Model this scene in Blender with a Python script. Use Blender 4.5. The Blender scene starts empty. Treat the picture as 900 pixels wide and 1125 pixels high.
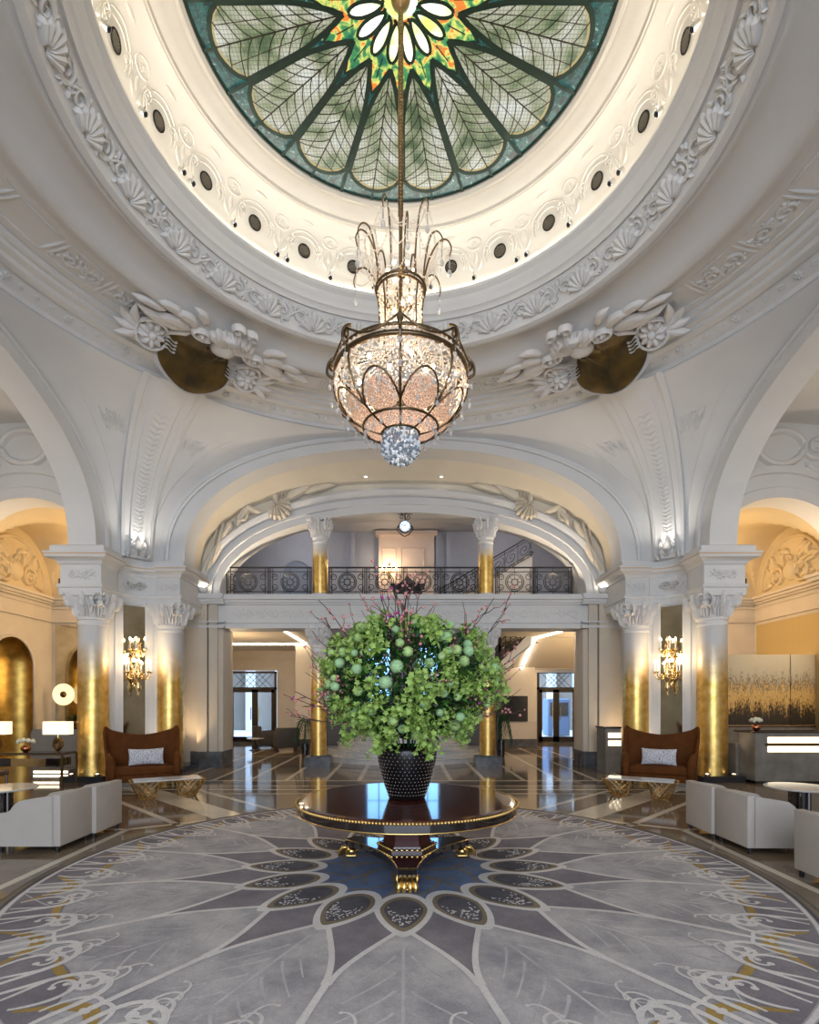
import bpy, bmesh, math, random
from mathutils import Vector, Matrix
PI = math.pi
sin, cos, sqrt = math.sin, math.cos, math.sqrt
rnd = random.Random(7)
scn = bpy.context.scene
COL = scn.collection

# ------------------------------------------------------------------ materials
def mat(name, col, rough=.5, metal=0., spec=.5, emis=None, es=0., bump=0., bscale=20., var=0., vscale=3., col2=None, coat=0.):
    m = bpy.data.materials.new(name); m.use_nodes = True
    nt = m.node_tree; b = nt.nodes['Principled BSDF']
    b.inputs['Base Color'].default_value = (*col, 1); b.inputs['Roughness'].default_value = rough
    b.inputs['Metallic'].default_value = metal; b.inputs['Specular IOR Level'].default_value = spec
    b.inputs['Coat Weight'].default_value = coat
    if emis: b.inputs['Emission Color'].default_value = (*emis, 1); b.inputs['Emission Strength'].default_value = es
    tc = nt.nodes.new('ShaderNodeTexCoord')
    if bump:
        n = nt.nodes.new('ShaderNodeTexNoise'); n.inputs['Scale'].default_value = bscale; n.inputs['Detail'].default_value = 5
        nt.links.new(tc.outputs['Object'], n.inputs['Vector'])
        bp = nt.nodes.new('ShaderNodeBump'); bp.inputs['Strength'].default_value = bump; bp.inputs['Distance'].default_value = .02
        nt.links.new(n.outputs['Fac'], bp.inputs['Height']); nt.links.new(bp.outputs['Normal'], b.inputs['Normal'])
    if var:
        n = nt.nodes.new('ShaderNodeTexNoise'); n.inputs['Scale'].default_value = vscale; n.inputs['Detail'].default_value = 6
        nt.links.new(tc.outputs['Object'], n.inputs['Vector'])
        r = nt.nodes.new('ShaderNodeValToRGB'); r.color_ramp.elements[0].position = .32; r.color_ramp.elements[1].position = .68
        c2 = col2 or tuple(c * (1 - var) for c in col)
        r.color_ramp.elements[0].color = (*c2, 1); r.color_ramp.elements[1].color = (*col, 1)
        nt.links.new(n.outputs['Fac'], r.inputs['Fac']); nt.links.new(r.outputs['Color'], b.inputs['Base Color'])
    return m
def emit(name, col, s):
    m = bpy.data.materials.new(name); m.use_nodes = True; nt = m.node_tree
    nt.nodes.clear(); e = nt.nodes.new('ShaderNodeEmission'); o = nt.nodes.new('ShaderNodeOutputMaterial')
    e.inputs['Color'].default_value = (*col, 1); e.inputs['Strength'].default_value = s
    nt.links.new(e.outputs[0], o.inputs[0]); return m
def translucent(name, col, trans=.5, rough=.2, metal=0.):
    m = mat(name, col, rough, metal, .8); nt = m.node_tree
    b = nt.nodes['Principled BSDF']; t = nt.nodes.new('ShaderNodeBsdfTranslucent'); t.inputs['Color'].default_value = (*col, 1)
    mx = nt.nodes.new('ShaderNodeMixShader'); mx.inputs[0].default_value = trans
    o = nt.nodes['Material Output']
    nt.links.new(b.outputs[0], mx.inputs[1]); nt.links.new(t.outputs[0], mx.inputs[2]); nt.links.new(mx.outputs[0], o.inputs[0]); return m

M = {}
M['plaster'] = mat('plaster', (.66, .655, .645), .6, bump=.08, bscale=14, var=.06, vscale=1.3)
M['plaster_warm'] = mat('plaster_warm', (.68, .61, .49), .6, bump=.08, bscale=14, var=.08, vscale=1.3)
M['stone_cream'] = mat('stone_cream', (.62, .54, .43), .5, bump=.05, bscale=10, var=.08, vscale=2)
M['bay_ochre'] = mat('bay_ochre', (.66, .53, .32), .6, bump=.06, bscale=12, var=.1, vscale=1.5)
M['room_grey'] = mat('room_grey', (.36, .36, .39), .7, var=.06)
M['relief'] = mat('relief', (.72, .70, .68), .55, bump=.15, bscale=30)
M['relief_warm'] = mat('relief_warm', (.66, .57, .43), .55, bump=.15, bscale=30)
M['gold'] = mat('gold_leaf', (.75, .48, .13), .27, 1., bump=.05, bscale=40, var=.3, vscale=5)
M['gold_trim'] = mat('gold_trim', (.8, .55, .2), .25, 1.)
M['gilt_line'] = mat('gilt_line', (.55, .36, .18), .5, .3)  # warm LED reflection along the pier cornice, put into the colour
M['gold_niche'] = mat('gold_niche', (.62, .40, .10), .38, 1., bump=.15, bscale=9, var=.45, vscale=4)
M['brass'] = mat('brass', (.70, .50, .24), .22, 1.)
M['bronze'] = mat('bronze', (.20, .13, .06), .35, 1.)
M['darkbronze'] = mat('dark_bronze', (.06, .045, .022), .42, .5, var=.7, vscale=3.5, col2=(.16, .10, .025))
M['iron'] = mat('wrought_iron', (.025, .023, .022), .45, .6)
M['baseboard'] = mat('dark_marble', (.06, .062, .068), .15, var=.5, vscale=6, col2=(.12, .125, .135))
M['blackstone'] = mat('black_stone', (.022, .022, .026), .12)
M['mahogany'] = mat('mahogany', (.085, .018, .010), .10, var=.5, vscale=3, coat=.35)
M['mahogany_satin'] = mat('mahogany_satin', (.07, .012, .010), .4, 0, .2)
M['ebony'] = mat('ebony', (.012, .008, .008), .1, coat=1.)
M['cream_line'] = mat('marble_cream', (.66, .57, .44), .09, var=.12, vscale=2)
M['marble'] = mat('marble_taupe', (.235, .17, .11), .07, var=.5, vscale=1.6, col2=(.13, .095, .065))
M['marble_dark'] = mat('marble_dark', (.05, .045, .04), .08)
M['velvet'] = mat('rust_velvet', (.125, .040, .008), .8, 0, .15, bump=.03, bscale=60, var=.3, vscale=5)
M['linen'] = mat('light_linen', (.45, .40, .35), .85, bump=.12, bscale=150, var=.06, vscale=5)
M['leg'] = mat('black_leg', (.012, .010, .010), .3)
M['shade'] = mat('lamp_shade', (.9, .8, .6), .8, emis=(1, .78, .46), es=1.0)
M['white'] = mat('white_paint', (.8, .79, .77), .5)
M['wtop'] = mat('white_marble_top', (.62, .60, .57), .1, var=.15, vscale=7)
M['deskstone'] = mat('desk_stone', (.24, .22, .19), .3, var=.35, vscale=3.5, bump=.03)
M['glow'] = emit('warm_strip', (1, .85, .62), 2.2)
M['strip'] = emit('ceiling_strip', (1, .86, .66), 9.)
M['cove'] = emit('cove_strip', (1, .94, .85), 26.)
M['bulb'] = emit('bulb', (1, .76, .46), 22.)
M['bulbw'] = emit('candle_bulb', (1, .76, .45), 34.)
M['down'] = emit('downlight', (1, .9, .75), 14.)
M['cushion'] = None
M['glass'] = None
M['ceiling_white'] = mat('lobby_ceiling', (.62, .55, .45), .7)
M['crystal'] = translucent('crystal', (.95, .86, .74), .38, .10)
M['crystal_w'] = translucent('crystal_clear', (.95, .93, .9), .65, .05)
def ambermat():
    m = translucent('amber_mesh', (.36, .22, .15), .35, .4); nt = m.node_tree; tc = nt.nodes.new('ShaderNodeTexCoord')
    v = nt.nodes.new('ShaderNodeTexVoronoi'); v.feature = 'DISTANCE_TO_EDGE'; v.inputs['Scale'].default_value = 38; nt.links.new(tc.outputs['Object'], v.inputs['Vector'])
    r = nt.nodes.new('ShaderNodeValToRGB'); r.color_ramp.elements[0].position = .02; r.color_ramp.elements[1].position = .09
    r.color_ramp.elements[0].color = (.66, .50, .40, 1); r.color_ramp.elements[1].color = (.19, .125, .10, 1)
    nt.links.new(v.outputs['Distance'], r.inputs['Fac'])
    for n in nt.nodes:
        if n.type == 'BSDF_PRINCIPLED': nt.links.new(r.outputs[0], n.inputs['Base Color'])
        if n.type == 'BSDF_TRANSLUCENT': nt.links.new(r.outputs[0], n.inputs['Color'])
    return m
M['amber'] = ambermat()
def crystalmat(name, col, tr):
    m = mat(name, col, .05, 0, 1.); nt = m.node_tree; b = nt.nodes['Principled BSDF']; t = nt.nodes.new('ShaderNodeBsdfTransparent'); t.inputs[0].default_value = (*col, 1)
    mx = nt.nodes.new('ShaderNodeMixShader'); lw = nt.nodes.new('ShaderNodeLayerWeight'); lw.inputs[0].default_value = .35
    k = nt.nodes.new('ShaderNodeMath'); k.operation = 'MULTIPLY_ADD'; k.inputs[1].default_value = -.6; k.inputs[2].default_value = tr
    nt.links.new(lw.outputs['Facing'], k.inputs[0]); nt.links.new(k.outputs[0], mx.inputs[0])
    nt.links.new(b.outputs[0], mx.inputs[1]); nt.links.new(t.outputs[0], mx.inputs[2]); nt.links.new(mx.outputs[0], nt.nodes['Material Output'].inputs[0]); return m
M['crystal_w'] = crystalmat('crystal_clear_drop', (.85, .84, .82), .72)
M['bronze2'] = mat('antique_bronze', (.17, .12, .07), .35, 1.)
M['crystal_w2'] = translucent('crystal_bright', (.85, .90, .96), .4, .05)
M['crystal_d'] = translucent('crystal_smoke', (.20, .24, .30), .25, .04)

def tex(nt, kind, scale=5., **kw):
    n = nt.nodes.new(kind)
    if 'Scale' in n.inputs: n.inputs['Scale'].default_value = scale
    for k, v in kw.items(): n.inputs[k].default_value = v
    return n
def ramp(nt, stops, interp='LINEAR'):
    r = nt.nodes.new('ShaderNodeValToRGB'); cr = r.color_ramp; cr.interpolation = interp
    while len(cr.elements) < len(stops): cr.elements.new(.5)
    for e, (p, c) in zip(cr.elements, stops): e.position = p; e.color = (*c, 1)
    return r
def math_(nt, op, a, b=None, clamp=False):
    n = nt.nodes.new('ShaderNodeMath'); n.operation = op; n.use_clamp = clamp
    for i, v in enumerate((a, b)):
        if v is None: continue
        if isinstance(v, (int, float)): n.inputs[i].default_value = v
        else: nt.links.new(v, n.inputs[i])
    return n.outputs[0]
def mixc(nt, f, a, b):
    n = nt.nodes.new('ShaderNodeMix'); n.data_type = 'RGBA'
    for i, v in ((0, f), (6, a), (7, b)):
        if isinstance(v, (int, float)): n.inputs[i].default_value = v
        elif isinstance(v, tuple): n.inputs[i].default_value = (*v, 1)
        else: nt.links.new(v, n.inputs[i])
    return n.outputs[2]

# column shaft: gold blending into pale grey towards the top (set by object z)
def shaft_mat(z0, z1):
    m = mat('gilded_shaft', (.75, .48, .13), .27, 1., bump=.06, bscale=30); nt = m.node_tree; b = nt.nodes['Principled BSDF']
    tc = nt.nodes.new('ShaderNodeTexCoord'); s = nt.nodes.new('ShaderNodeSeparateXYZ'); nt.links.new(tc.outputs['Object'], s.inputs[0])
    n = tex(nt, 'ShaderNodeTexNoise', 3.); nt.links.new(tc.outputs['Object'], n.inputs['Vector'])
    z = math_(nt, 'ADD', s.outputs['Z'], math_(nt, 'MULTIPLY', math_(nt, 'SUBTRACT', n.outputs['Fac'], .5), .5))
    f = math_(nt, 'DIVIDE', math_(nt, 'SUBTRACT', z, z0), z1 - z0, True)
    n2 = tex(nt, 'ShaderNodeTexNoise', 7.); nt.links.new(tc.outputs['Object'], n2.inputs['Vector'])
    g = ramp(nt, [(.3, (.62, .38, .09)), (.7, (.86, .60, .22))]); nt.links.new(n2.outputs['Fac'], g.inputs['Fac'])
    nt.links.new(mixc(nt, f, g.outputs[0], (.60, .58, .56)), b.inputs['Base Color'])
    nt.links.new(math_(nt, 'SUBTRACT', 1., f), b.inputs['Metallic'])
    nt.links.new(math_(nt, 'ADD', math_(nt, 'MULTIPLY', f, .18), .36), b.inputs['Roughness'])
    return m
M['shaft'] = shaft_mat(2.15, 3.05)
M['shaft_up'] = shaft_mat(.95, 1.3)

# stained glass (backlit by the skylight above)
def glassmat(name, stops, scale, es, grid=0, detail=4., dist=0.):
    m = bpy.data.materials.new(name); m.use_nodes = True; nt = m.node_tree; b = nt.nodes['Principled BSDF']
    tc = nt.nodes.new('ShaderNodeTexCoord')
    n = tex(nt, 'ShaderNodeTexNoise', scale, Detail=detail, Distortion=dist); nt.links.new(tc.outputs['Object'], n.inputs['Vector'])
    r = ramp(nt, stops); nt.links.new(n.outputs['Fac'], r.inputs['Fac'])
    c = r.outputs[0]
    if grid:
        s = nt.nodes.new('ShaderNodeSeparateXYZ'); nt.links.new(tc.outputs['Object'], s.inputs[0])
        g = None
        for ax in ('X', 'Y'):
            fr = math_(nt, 'FRACT', math_(nt, 'MULTIPLY', s.outputs[ax], grid))
            k = math_(nt, 'GREATER_THAN', fr, .84)
            g = k if g is None else math_(nt, 'MAXIMUM', g, k)
        c = mixc(nt, math_(nt, 'MULTIPLY', g, .6), c, (.02, .03, .02))
    b.inputs['Base Color'].default_value = (.03, .04, .035, 1); b.inputs['Roughness'].default_value = .3
    nt.links.new(c, b.inputs['Emission Color']); b.inputs['Emission Strength'].default_value = es
    return m
M['g_leaf'] = glassmat('glass_leaf', [(.34, (.07, .12, .05)), (.43, (.26, .30, .17)), (.56, (.50, .50, .39)), (.7, (.68, .70, .64))], 2.6, .72, grid=22)
M['g_teal'] = glassmat('glass_teal', [(.36, (.001, .008, .010)), (.46, (.003, .045, .05)), (.52, (.012, .14, .13)), (.56, (.004, .03, .018)), (.62, (.02, .11, .11)), (.68, (.32, .45, .40))], 13, .75, dist=.9)
M['g_flower'] = glassmat('glass_flowers', [(.34, (.01, .10, .06)), (.45, (.05, .25, .08)), (.51, (.45, .55, .12)), (.56, (.70, .66, .16)), (.595, (.75, .18, .02)), (.66, (.75, .20, .03)), (.72, (.1, .3, .1))], 8, .9, dist=.6)
M['g_white'] = glassmat('glass_pale', [(.35, (.45, .62, .12)), (.5, (.85, .9, .55)), (.6, (.95, .97, .9))], 3, 1.45)
M['lead'] = mat('lead_came', (.012, .035, .022), .5, .3)
M['lead2'] = mat('lead_dark', (.03, .022, .012), .5, .3)
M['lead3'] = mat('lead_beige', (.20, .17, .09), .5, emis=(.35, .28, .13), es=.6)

# rug
def rugmat(name, c1, c2, scale=2.2):
    m = mat(name, c1, .95, 0, .15, bump=.25, bscale=220); nt = m.node_tree; b = nt.nodes['Principled BSDF']
    tc = nt.nodes.new('ShaderNodeTexCoord')
    n = tex(nt, 'ShaderNodeTexNoise', scale, Detail=8., Roughness=.65); nt.links.new(tc.outputs['Object'], n.inputs['Vector'])
    r = ramp(nt, [(.36, c2), (.64, c1)]); nt.links.new(n.outputs['Fac'], r.inputs['Fac'])
    n2 = tex(nt, 'ShaderNodeTexNoise', 90.); nt.links.new(tc.outputs['Object'], n2.inputs['Vector'])
    k = math_(nt, 'ADD', math_(nt, 'MULTIPLY', n2.outputs['Fac'], .5), .75)
    mx = nt.nodes.new('ShaderNodeVectorMath'); mx.operation = 'SCALE'; nt.links.new(r.outputs[0], mx.inputs[0]); nt.links.new(k, mx.inputs['Scale'])
    nt.links.new(mx.outputs[0], b.inputs['Base Color']); return m
M['r_base'] = rugmat('rug_grey', (.50, .46, .44), (.28, .26, .265), 1.9)
M['r_cream'] = rugmat('rug_cream', (.68, .63, .58), (.58, .53, .50))
M['r_dark'] = rugmat('rug_plum', (.25, .22, .225), (.17, .15, .165))
M['r_blue'] = rugmat('rug_blue', (.15, .20, .31), (.09, .12, .20))
M['r_brown'] = rugmat('rug_bronze', (.25, .19, .12), (.17, .13, .09))
M['r_gold'] = rugmat('rug_gold', (.42, .27, .08), (.30, .19, .06))
M['r_vein'] = rugmat('rug_vein', (.56, .52, .50), (.36, .34, .345))
M['r_char'] = rugmat('rug_charcoal', (.12, .11, .12), (.07, .065, .07))

# cushion weave
def cushmat():
    m = mat('cushion_weave', (.6, .6, .62), .9); nt = m.node_tree; b = nt.nodes['Principled BSDF']
    tc = nt.nodes.new('ShaderNodeTexCoord'); v = tex(nt, 'ShaderNodeTexVoronoi', 45.); nt.links.new(tc.outputs['Object'], v.inputs['Vector'])
    r = ramp(nt, [(.25, (.12, .12, .15)), (.42, (.62, .62, .66))]); nt.links.new(v.outputs['Distance'], r.inputs['Fac'])
    nt.links.new(r.outputs[0], b.inputs['Base Color']); return m
M['cushion'] = cushmat()
def mirrormat():
    m = mat('antique_mirror', (.62, .57, .44), .10, 1., var=.5, vscale=2.2, col2=(.42, .38, .27), bump=.03, bscale=3); return m
M['mirror'] = mirrormat()
def artmat():
    m = mat('artwork_paint', (.3, .3, .3), .4); nt = m.node_tree; b = nt.nodes['Principled BSDF']
    tc = nt.nodes.new('ShaderNodeTexCoord'); s = nt.nodes.new('ShaderNodeSeparateXYZ'); nt.links.new(tc.outputs['Object'], s.inputs[0])
    mp = nt.nodes.new('ShaderNodeMapping'); mp.inputs['Scale'].default_value = (30, 1, 11); nt.links.new(tc.outputs['Object'], mp.inputs['Vector'])
    n = tex(nt, 'ShaderNodeTexNoise', 1., Detail=6.); nt.links.new(mp.outputs[0], n.inputs['Vector'])
    mp2 = nt.nodes.new('ShaderNodeMapping'); mp2.inputs['Scale'].default_value = (9, 1, .8); nt.links.new(tc.outputs['Object'], mp2.inputs['Vector'])
    n3 = tex(nt, 'ShaderNodeTexNoise', 1.2, Detail=4.); nt.links.new(mp2.outputs[0], n3.inputs['Vector'])
    z = math_(nt, 'ADD', s.outputs['Z'], math_(nt, 'ADD', math_(nt, 'MULTIPLY', math_(nt, 'SUBTRACT', n.outputs['Fac'], .5), 1.5), math_(nt, 'MULTIPLY', math_(nt, 'SUBTRACT', n3.outputs['Fac'], .5), .9)))
    zz = math_(nt, 'DIVIDE', z, 1.88, True)
    r = ramp(nt, [(.0, (.035, .026, .018)), (.20, (.05, .036, .02)), (.27, (.34, .20, .06)), (.40, (.65, .42, .15)), (.52, (.5, .33, .13)), (.58, (.10, .08, .05)), (.63, (.36, .31, .22)), (.75, (.44, .39, .29))])
    nt.links.new(zz, r.inputs['Fac']); nt.links.new(r.outputs[0], b.inputs['Base Color']); return m
M['art'] = artmat()
def ribmat():
    m = mat('ribbed_panel', (.62, .45, .18), .45, .3); nt = m.node_tree; b = nt.nodes['Principled BSDF']
    tc = nt.nodes.new('ShaderNodeTexCoord'); s = nt.nodes.new('ShaderNodeSeparateXYZ'); nt.links.new(tc.outputs['Object'], s.inputs[0])
    f = math_(nt, 'SINE', math_(nt, 'MULTIPLY', math_(nt, 'ADD', s.outputs['Y'], s.outputs['X']), 110.))
    r = ramp(nt, [(.0, (.50, .37, .16)), (1, (.60, .45, .20))]); nt.links.new(f, r.inputs['Fac']); nt.links.new(r.outputs[0], b.inputs['Base Color']); return m
M['ribpanel'] = ribmat()
def clearglass():
    m = bpy.data.materials.new('clear_glass'); m.use_nodes = True; nt = m.node_tree; nt.nodes.clear()
    t = nt.nodes.new('ShaderNodeBsdfTransparent'); t.inputs[0].default_value = (.9, .95, 1, 1); g = nt.nodes.new('ShaderNodeBsdfGlossy'); g.inputs['Roughness'].default_value = .05
    mx = nt.nodes.new('ShaderNodeMixShader'); mx.inputs[0].default_value = .1; o = nt.nodes.new('ShaderNodeOutputMaterial')
    nt.links.new(t.outputs[0], mx.inputs[1]); nt.links.new(g.outputs[0], mx.inputs[2]); nt.links.new(mx.outputs[0], o.inputs[0]); return m
M['glass'] = clearglass()
M['vase'] = mat('vase_glaze', (.008, .006, .006), .22, 0, .4)
M['silver'] = mat('silver_stud', (.7, .7, .7), .2, 1.)
M['viburnum'] = mat('viburnum_green', (.50, .70, .26), .6, var=.35, vscale=12, bump=.5, bscale=60)
M['viburnum2'] = mat('viburnum_mint', (.44, .68, .34), .6, var=.3, vscale=12, bump=.5, bscale=60)
M['helle'] = mat('hellebore_green', (.34, .52, .10), .5, var=.35, vscale=9)
M['helle_c'] = mat('hellebore_heart', (.62, .42, .36), .6)
M['leafd'] = mat('leaf_dark', (.022, .085, .022), .45, var=.5, vscale=6)
M['leafm'] = mat('leaf_mid', (.08, .22, .035), .45, var=.4, vscale=6)
M['twig'] = mat('twig', (.07, .04, .03), .7)
M['pink'] = mat('pink_blossom', (.65, .26, .24), .6)
M['magenta'] = mat('magenta_blossom', (.45, .05, .28), .6)
M['copper'] = mat('copper_vase', (.5, .2, .1), .2, 1.)
M['leather'] = mat('brown_leather', (.07, .022, .012), .3)
M['greyfab'] = mat('grey_fabric', (.23, .21, .19), .8, var=.15, vscale=4)
M['darkfab'] = mat('dark_taupe_fabric', (.045, .036, .030), .7)
M['darkwall'] = mat('dark_wall', (.09, .075, .062), .35, var=.3, vscale=2)
M['screen'] = mat('screen_glass', (.035, .036, .04), .08)
M['blueroom'] = mat('street_blue', (.12, .22, .40), .6)
M['clock'] = mat('clock_face', (.75, .8, .85), .3, emis=(.7, .85, 1), es=.6)
M['pave'] = mat('street_pale', (.75, .78, .82), .7)
M['uplit'] = emit('uplighter_lens', (1, .84, .6), 12.)

# ------------------------------------------------------------------ mesh builder
class MB:
    def __init__(s): s.v = []; s.f = []; s.m = []
    def add(s, vs, fs, mi=0):
        o = len(s.v); s.v += [tuple(v) for v in vs]
        s.f += [tuple(i + o for i in f) for f in fs]; s.m += [mi] * len(fs); return s
    def box(s, x0, x1, y0, y1, z0, z1, mi=0, rot=0, c=(0, 0)):
        vs = [(x, y, z) for x in (x0, x1) for y in (y0, y1) for z in (z0, z1)]
        if rot: 
            ca, sa = cos(rot), sin(rot); vs = [(c[0] + (x - c[0]) * ca - (y - c[1]) * sa, c[1] + (x - c[0]) * sa + (y - c[1]) * ca, z) for x, y, z in vs]
        return s.add(vs, [(0, 1, 3, 2), (4, 6, 7, 5), (0, 4, 5, 1), (2, 3, 7, 6), (0, 2, 6, 4), (1, 5, 7, 3)], mi)
    def rbox(s, x0, x1, y0, y1, z0, z1, r=.02, seg=3, mi=0):
        bm = bmesh.new(); bmesh.ops.create_cube(bm, size=1)
        for v in bm.verts: v.co = Vector(((x0 + x1) / 2 + v.co.x * (x1 - x0), (y0 + y1) / 2 + v.co.y * (y1 - y0), (z0 + z1) / 2 + v.co.z * (z1 - z0)))
        bmesh.ops.bevel(bm, geom=bm.edges[:], offset=r, segments=seg, profile=.5, affect='EDGES')
        bm.verts.index_update(); s.add([v.co[:] for v in bm.verts], [[v.index for v in f.verts] for f in bm.faces], mi); bm.free(); return s
    def prism(s, poly, y0, y1, mi=0, ax='y'):
        n = len(poly)
        def P(a, b, t): return (a, t, b) if ax == 'y' else ((t, a, b) if ax == 'x' else (a, b, t))
        s.add([P(a, b, y0) for a, b in poly] + [P(a, b, y1) for a, b in poly],
              [tuple(range(n))[::-1], tuple(range(n, 2 * n))] + [(i, (i + 1) % n, (i + 1) % n + n, i + n) for i in range(n)], mi); return s
    def lathe(s, prof, n=32, c=(0, 0, 0), a0=0., a1=2 * PI, mi=0, sx=1., sy=1., cap=False):
        full = abs(a1 - a0 - 2 * PI) < 1e-6; k = n if full else n + 1
        vs = [(c[0] + r * sx * cos(a0 + (a1 - a0) * i / n), c[1] + r * sy * sin(a0 + (a1 - a0) * i / n), c[2] + z) for r, z in prof for i in range(k)]
        fs = []
        for j in range(len(prof) - 1):
            for i in range(n): fs.append((j * k + i, j * k + (i + 1) % k, (j + 1) * k + (i + 1) % k, (j + 1) * k + i))
        if cap: fs += [tuple(range(k))[::-1], tuple(range((len(prof) - 1) * k, len(prof) * k))]
        return s.add(vs, fs, mi)
    def tube(s, pts, r, n=6, mi=0, closed=False):
        pts = [Vector(p) for p in pts]; m = len(pts)
        if m < 2: return s
        rs = r if isinstance(r, (list, tuple)) else [r] * m
        up = None; vs = []
        for i, p in enumerate(pts):
            a = pts[(i - 1) % m] if (closed or i) else p; b = pts[(i + 1) % m] if (closed or i < m - 1) else p
            d = (b - a)
            if d.length < 1e-9: d = Vector((0, 0, 1))
            d.normalize()
            if up is None: up = Vector((0, 0, 1)) if abs(d.z) < .9 else Vector((1, 0, 0))
            u = d.cross(up)
            if u.length < 1e-5: u = d.cross(Vector((.3, .9, .1)))
            u.normalize(); w = u.cross(d); up = w
            for k in range(n):
                t = 2 * PI * k / n; vs.append(p + (u * cos(t) + w * sin(t)) * rs[i])
        fs = []
        for i in range(m if closed else m - 1):
            j = (i + 1) % m
            for k in range(n): fs.append((i * n + k, i * n + (k + 1) % n, j * n + (k + 1) % n, j * n + k))
        if not closed: fs += [tuple(range(n))[::-1], tuple(range((m - 1) * n, m * n))]
        return s.add(vs, fs, mi)
    def ball(s, c, r, n=8, m=6, mi=0, sz=1.):
        vs = [(c[0], c[1], c[2] + r * sz)]
        for j in range(1, m):
            t = PI * j / m
            for i in range(n): a = 2 * PI * i / n; vs.append((c[0] + r * sin(t) * cos(a), c[1] + r * sin(t) * sin(a), c[2] + r * sz * cos(t)))
        vs.append((c[0], c[1], c[2] - r * sz)); L = len(vs) - 1
        fs = [(0, 1 + i, 1 + (i + 1) % n) for i in range(n)]
        for j in range(m - 2):
            for i in range(n): fs.append((1 + j * n + i, 1 + (j + 1) * n + i, 1 + (j + 1) * n + (i + 1) % n, 1 + j * n + (i + 1) % n))
        fs += [(L, 1 + (m - 2) * n + (i + 1) % n, 1 + (m - 2) * n + i) for i in range(n)]
        return s.add(vs, fs, mi)
    def grid(s, fn, us, vs_, mi=0, flip=False):
        n = len(vs_); P = [fn(u, v) for u in us for v in vs_]
        fs = []
        for i in range(len(us) - 1):
            for j in range(n - 1):
                q = (i * n + j, i * n + j + 1, (i + 1) * n + j + 1, (i + 1) * n + j); fs.append(q[::-1] if flip else q)
        return s.add(P, fs, mi)
    def build(s, name, mats, parent=None, smooth=False, kind=None, autosm=None, merge=False):
        me = bpy.data.meshes.new(name); me.from_pydata(s.v, [], s.f)
        if not isinstance(mats, (list, tuple)): mats = [mats]
        for m in mats: me.materials.append(M[m] if isinstance(m, str) else m)
        me.polygons.foreach_set('material_index', s.m)
        if merge or autosm:
            bm = bmesh.new(); bm.from_mesh(me); bmesh.ops.remove_doubles(bm, verts=bm.verts, dist=1e-4); bmesh.ops.recalc_face_normals(bm, faces=bm.faces); bm.to_mesh(me); bm.free()
        if smooth or autosm: me.polygons.foreach_set('use_smooth', [True] * len(me.polygons))
        if autosm: me.set_sharp_from_angle(angle=autosm)
        me.update()
        o = bpy.data.objects.new(name, me); COL.objects.link(o)
        if parent: o.parent = parent
        if kind: o['kind'] = kind
        return o
def smoothp(P, k):
    out = []
    for i in range(len(P) - 1):
        p = [P[max(0, i - 1)], P[i], P[i + 1], P[min(len(P) - 1, i + 2)]]
        for j in range(k):
            f = j / k; out.append(tuple(.5 * (2 * p[1][c] + (p[2][c] - p[0][c]) * f + (2 * p[0][c] - 5 * p[1][c] + 4 * p[2][c] - p[3][c]) * f * f + (3 * p[1][c] - p[0][c] - 3 * p[2][c] + p[3][c]) * f ** 3) for c in range(len(P[0]))))
    return out + [tuple(P[-1])]
def linsp(a, b, n): return [a + (b - a) * i / (n - 1) for i in range(n)]
def tag(o, label, cat, group=None):
    o['label'] = label; o['category'] = cat
    if group: o['group'] = group
    return o
def thing(name, label, cat, loc=(0, 0, 0), rz=0., group=None):
    o = bpy.data.objects.new(name, None); o.empty_display_size = .1; COL.objects.link(o); o.location = loc; o.rotation_euler = (0, 0, rz)
    return tag(o, label, cat, group)
def copy_tree(o, loc, rz, label, group=None, sx=1):
    def rec(a, p):
        c = a.copy(); COL.objects.link(c); c.parent = p
        for ch in [x for x in bpy.data.objects if x.parent == a]: rec(ch, c)
        return c
    r = rec(o, None); r.location = loc; r.rotation_euler = (0, 0, rz); r['label'] = label
    if sx != 1: r.scale = (sx, 1, 1)
    if group: r['group'] = group
    return r

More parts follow.
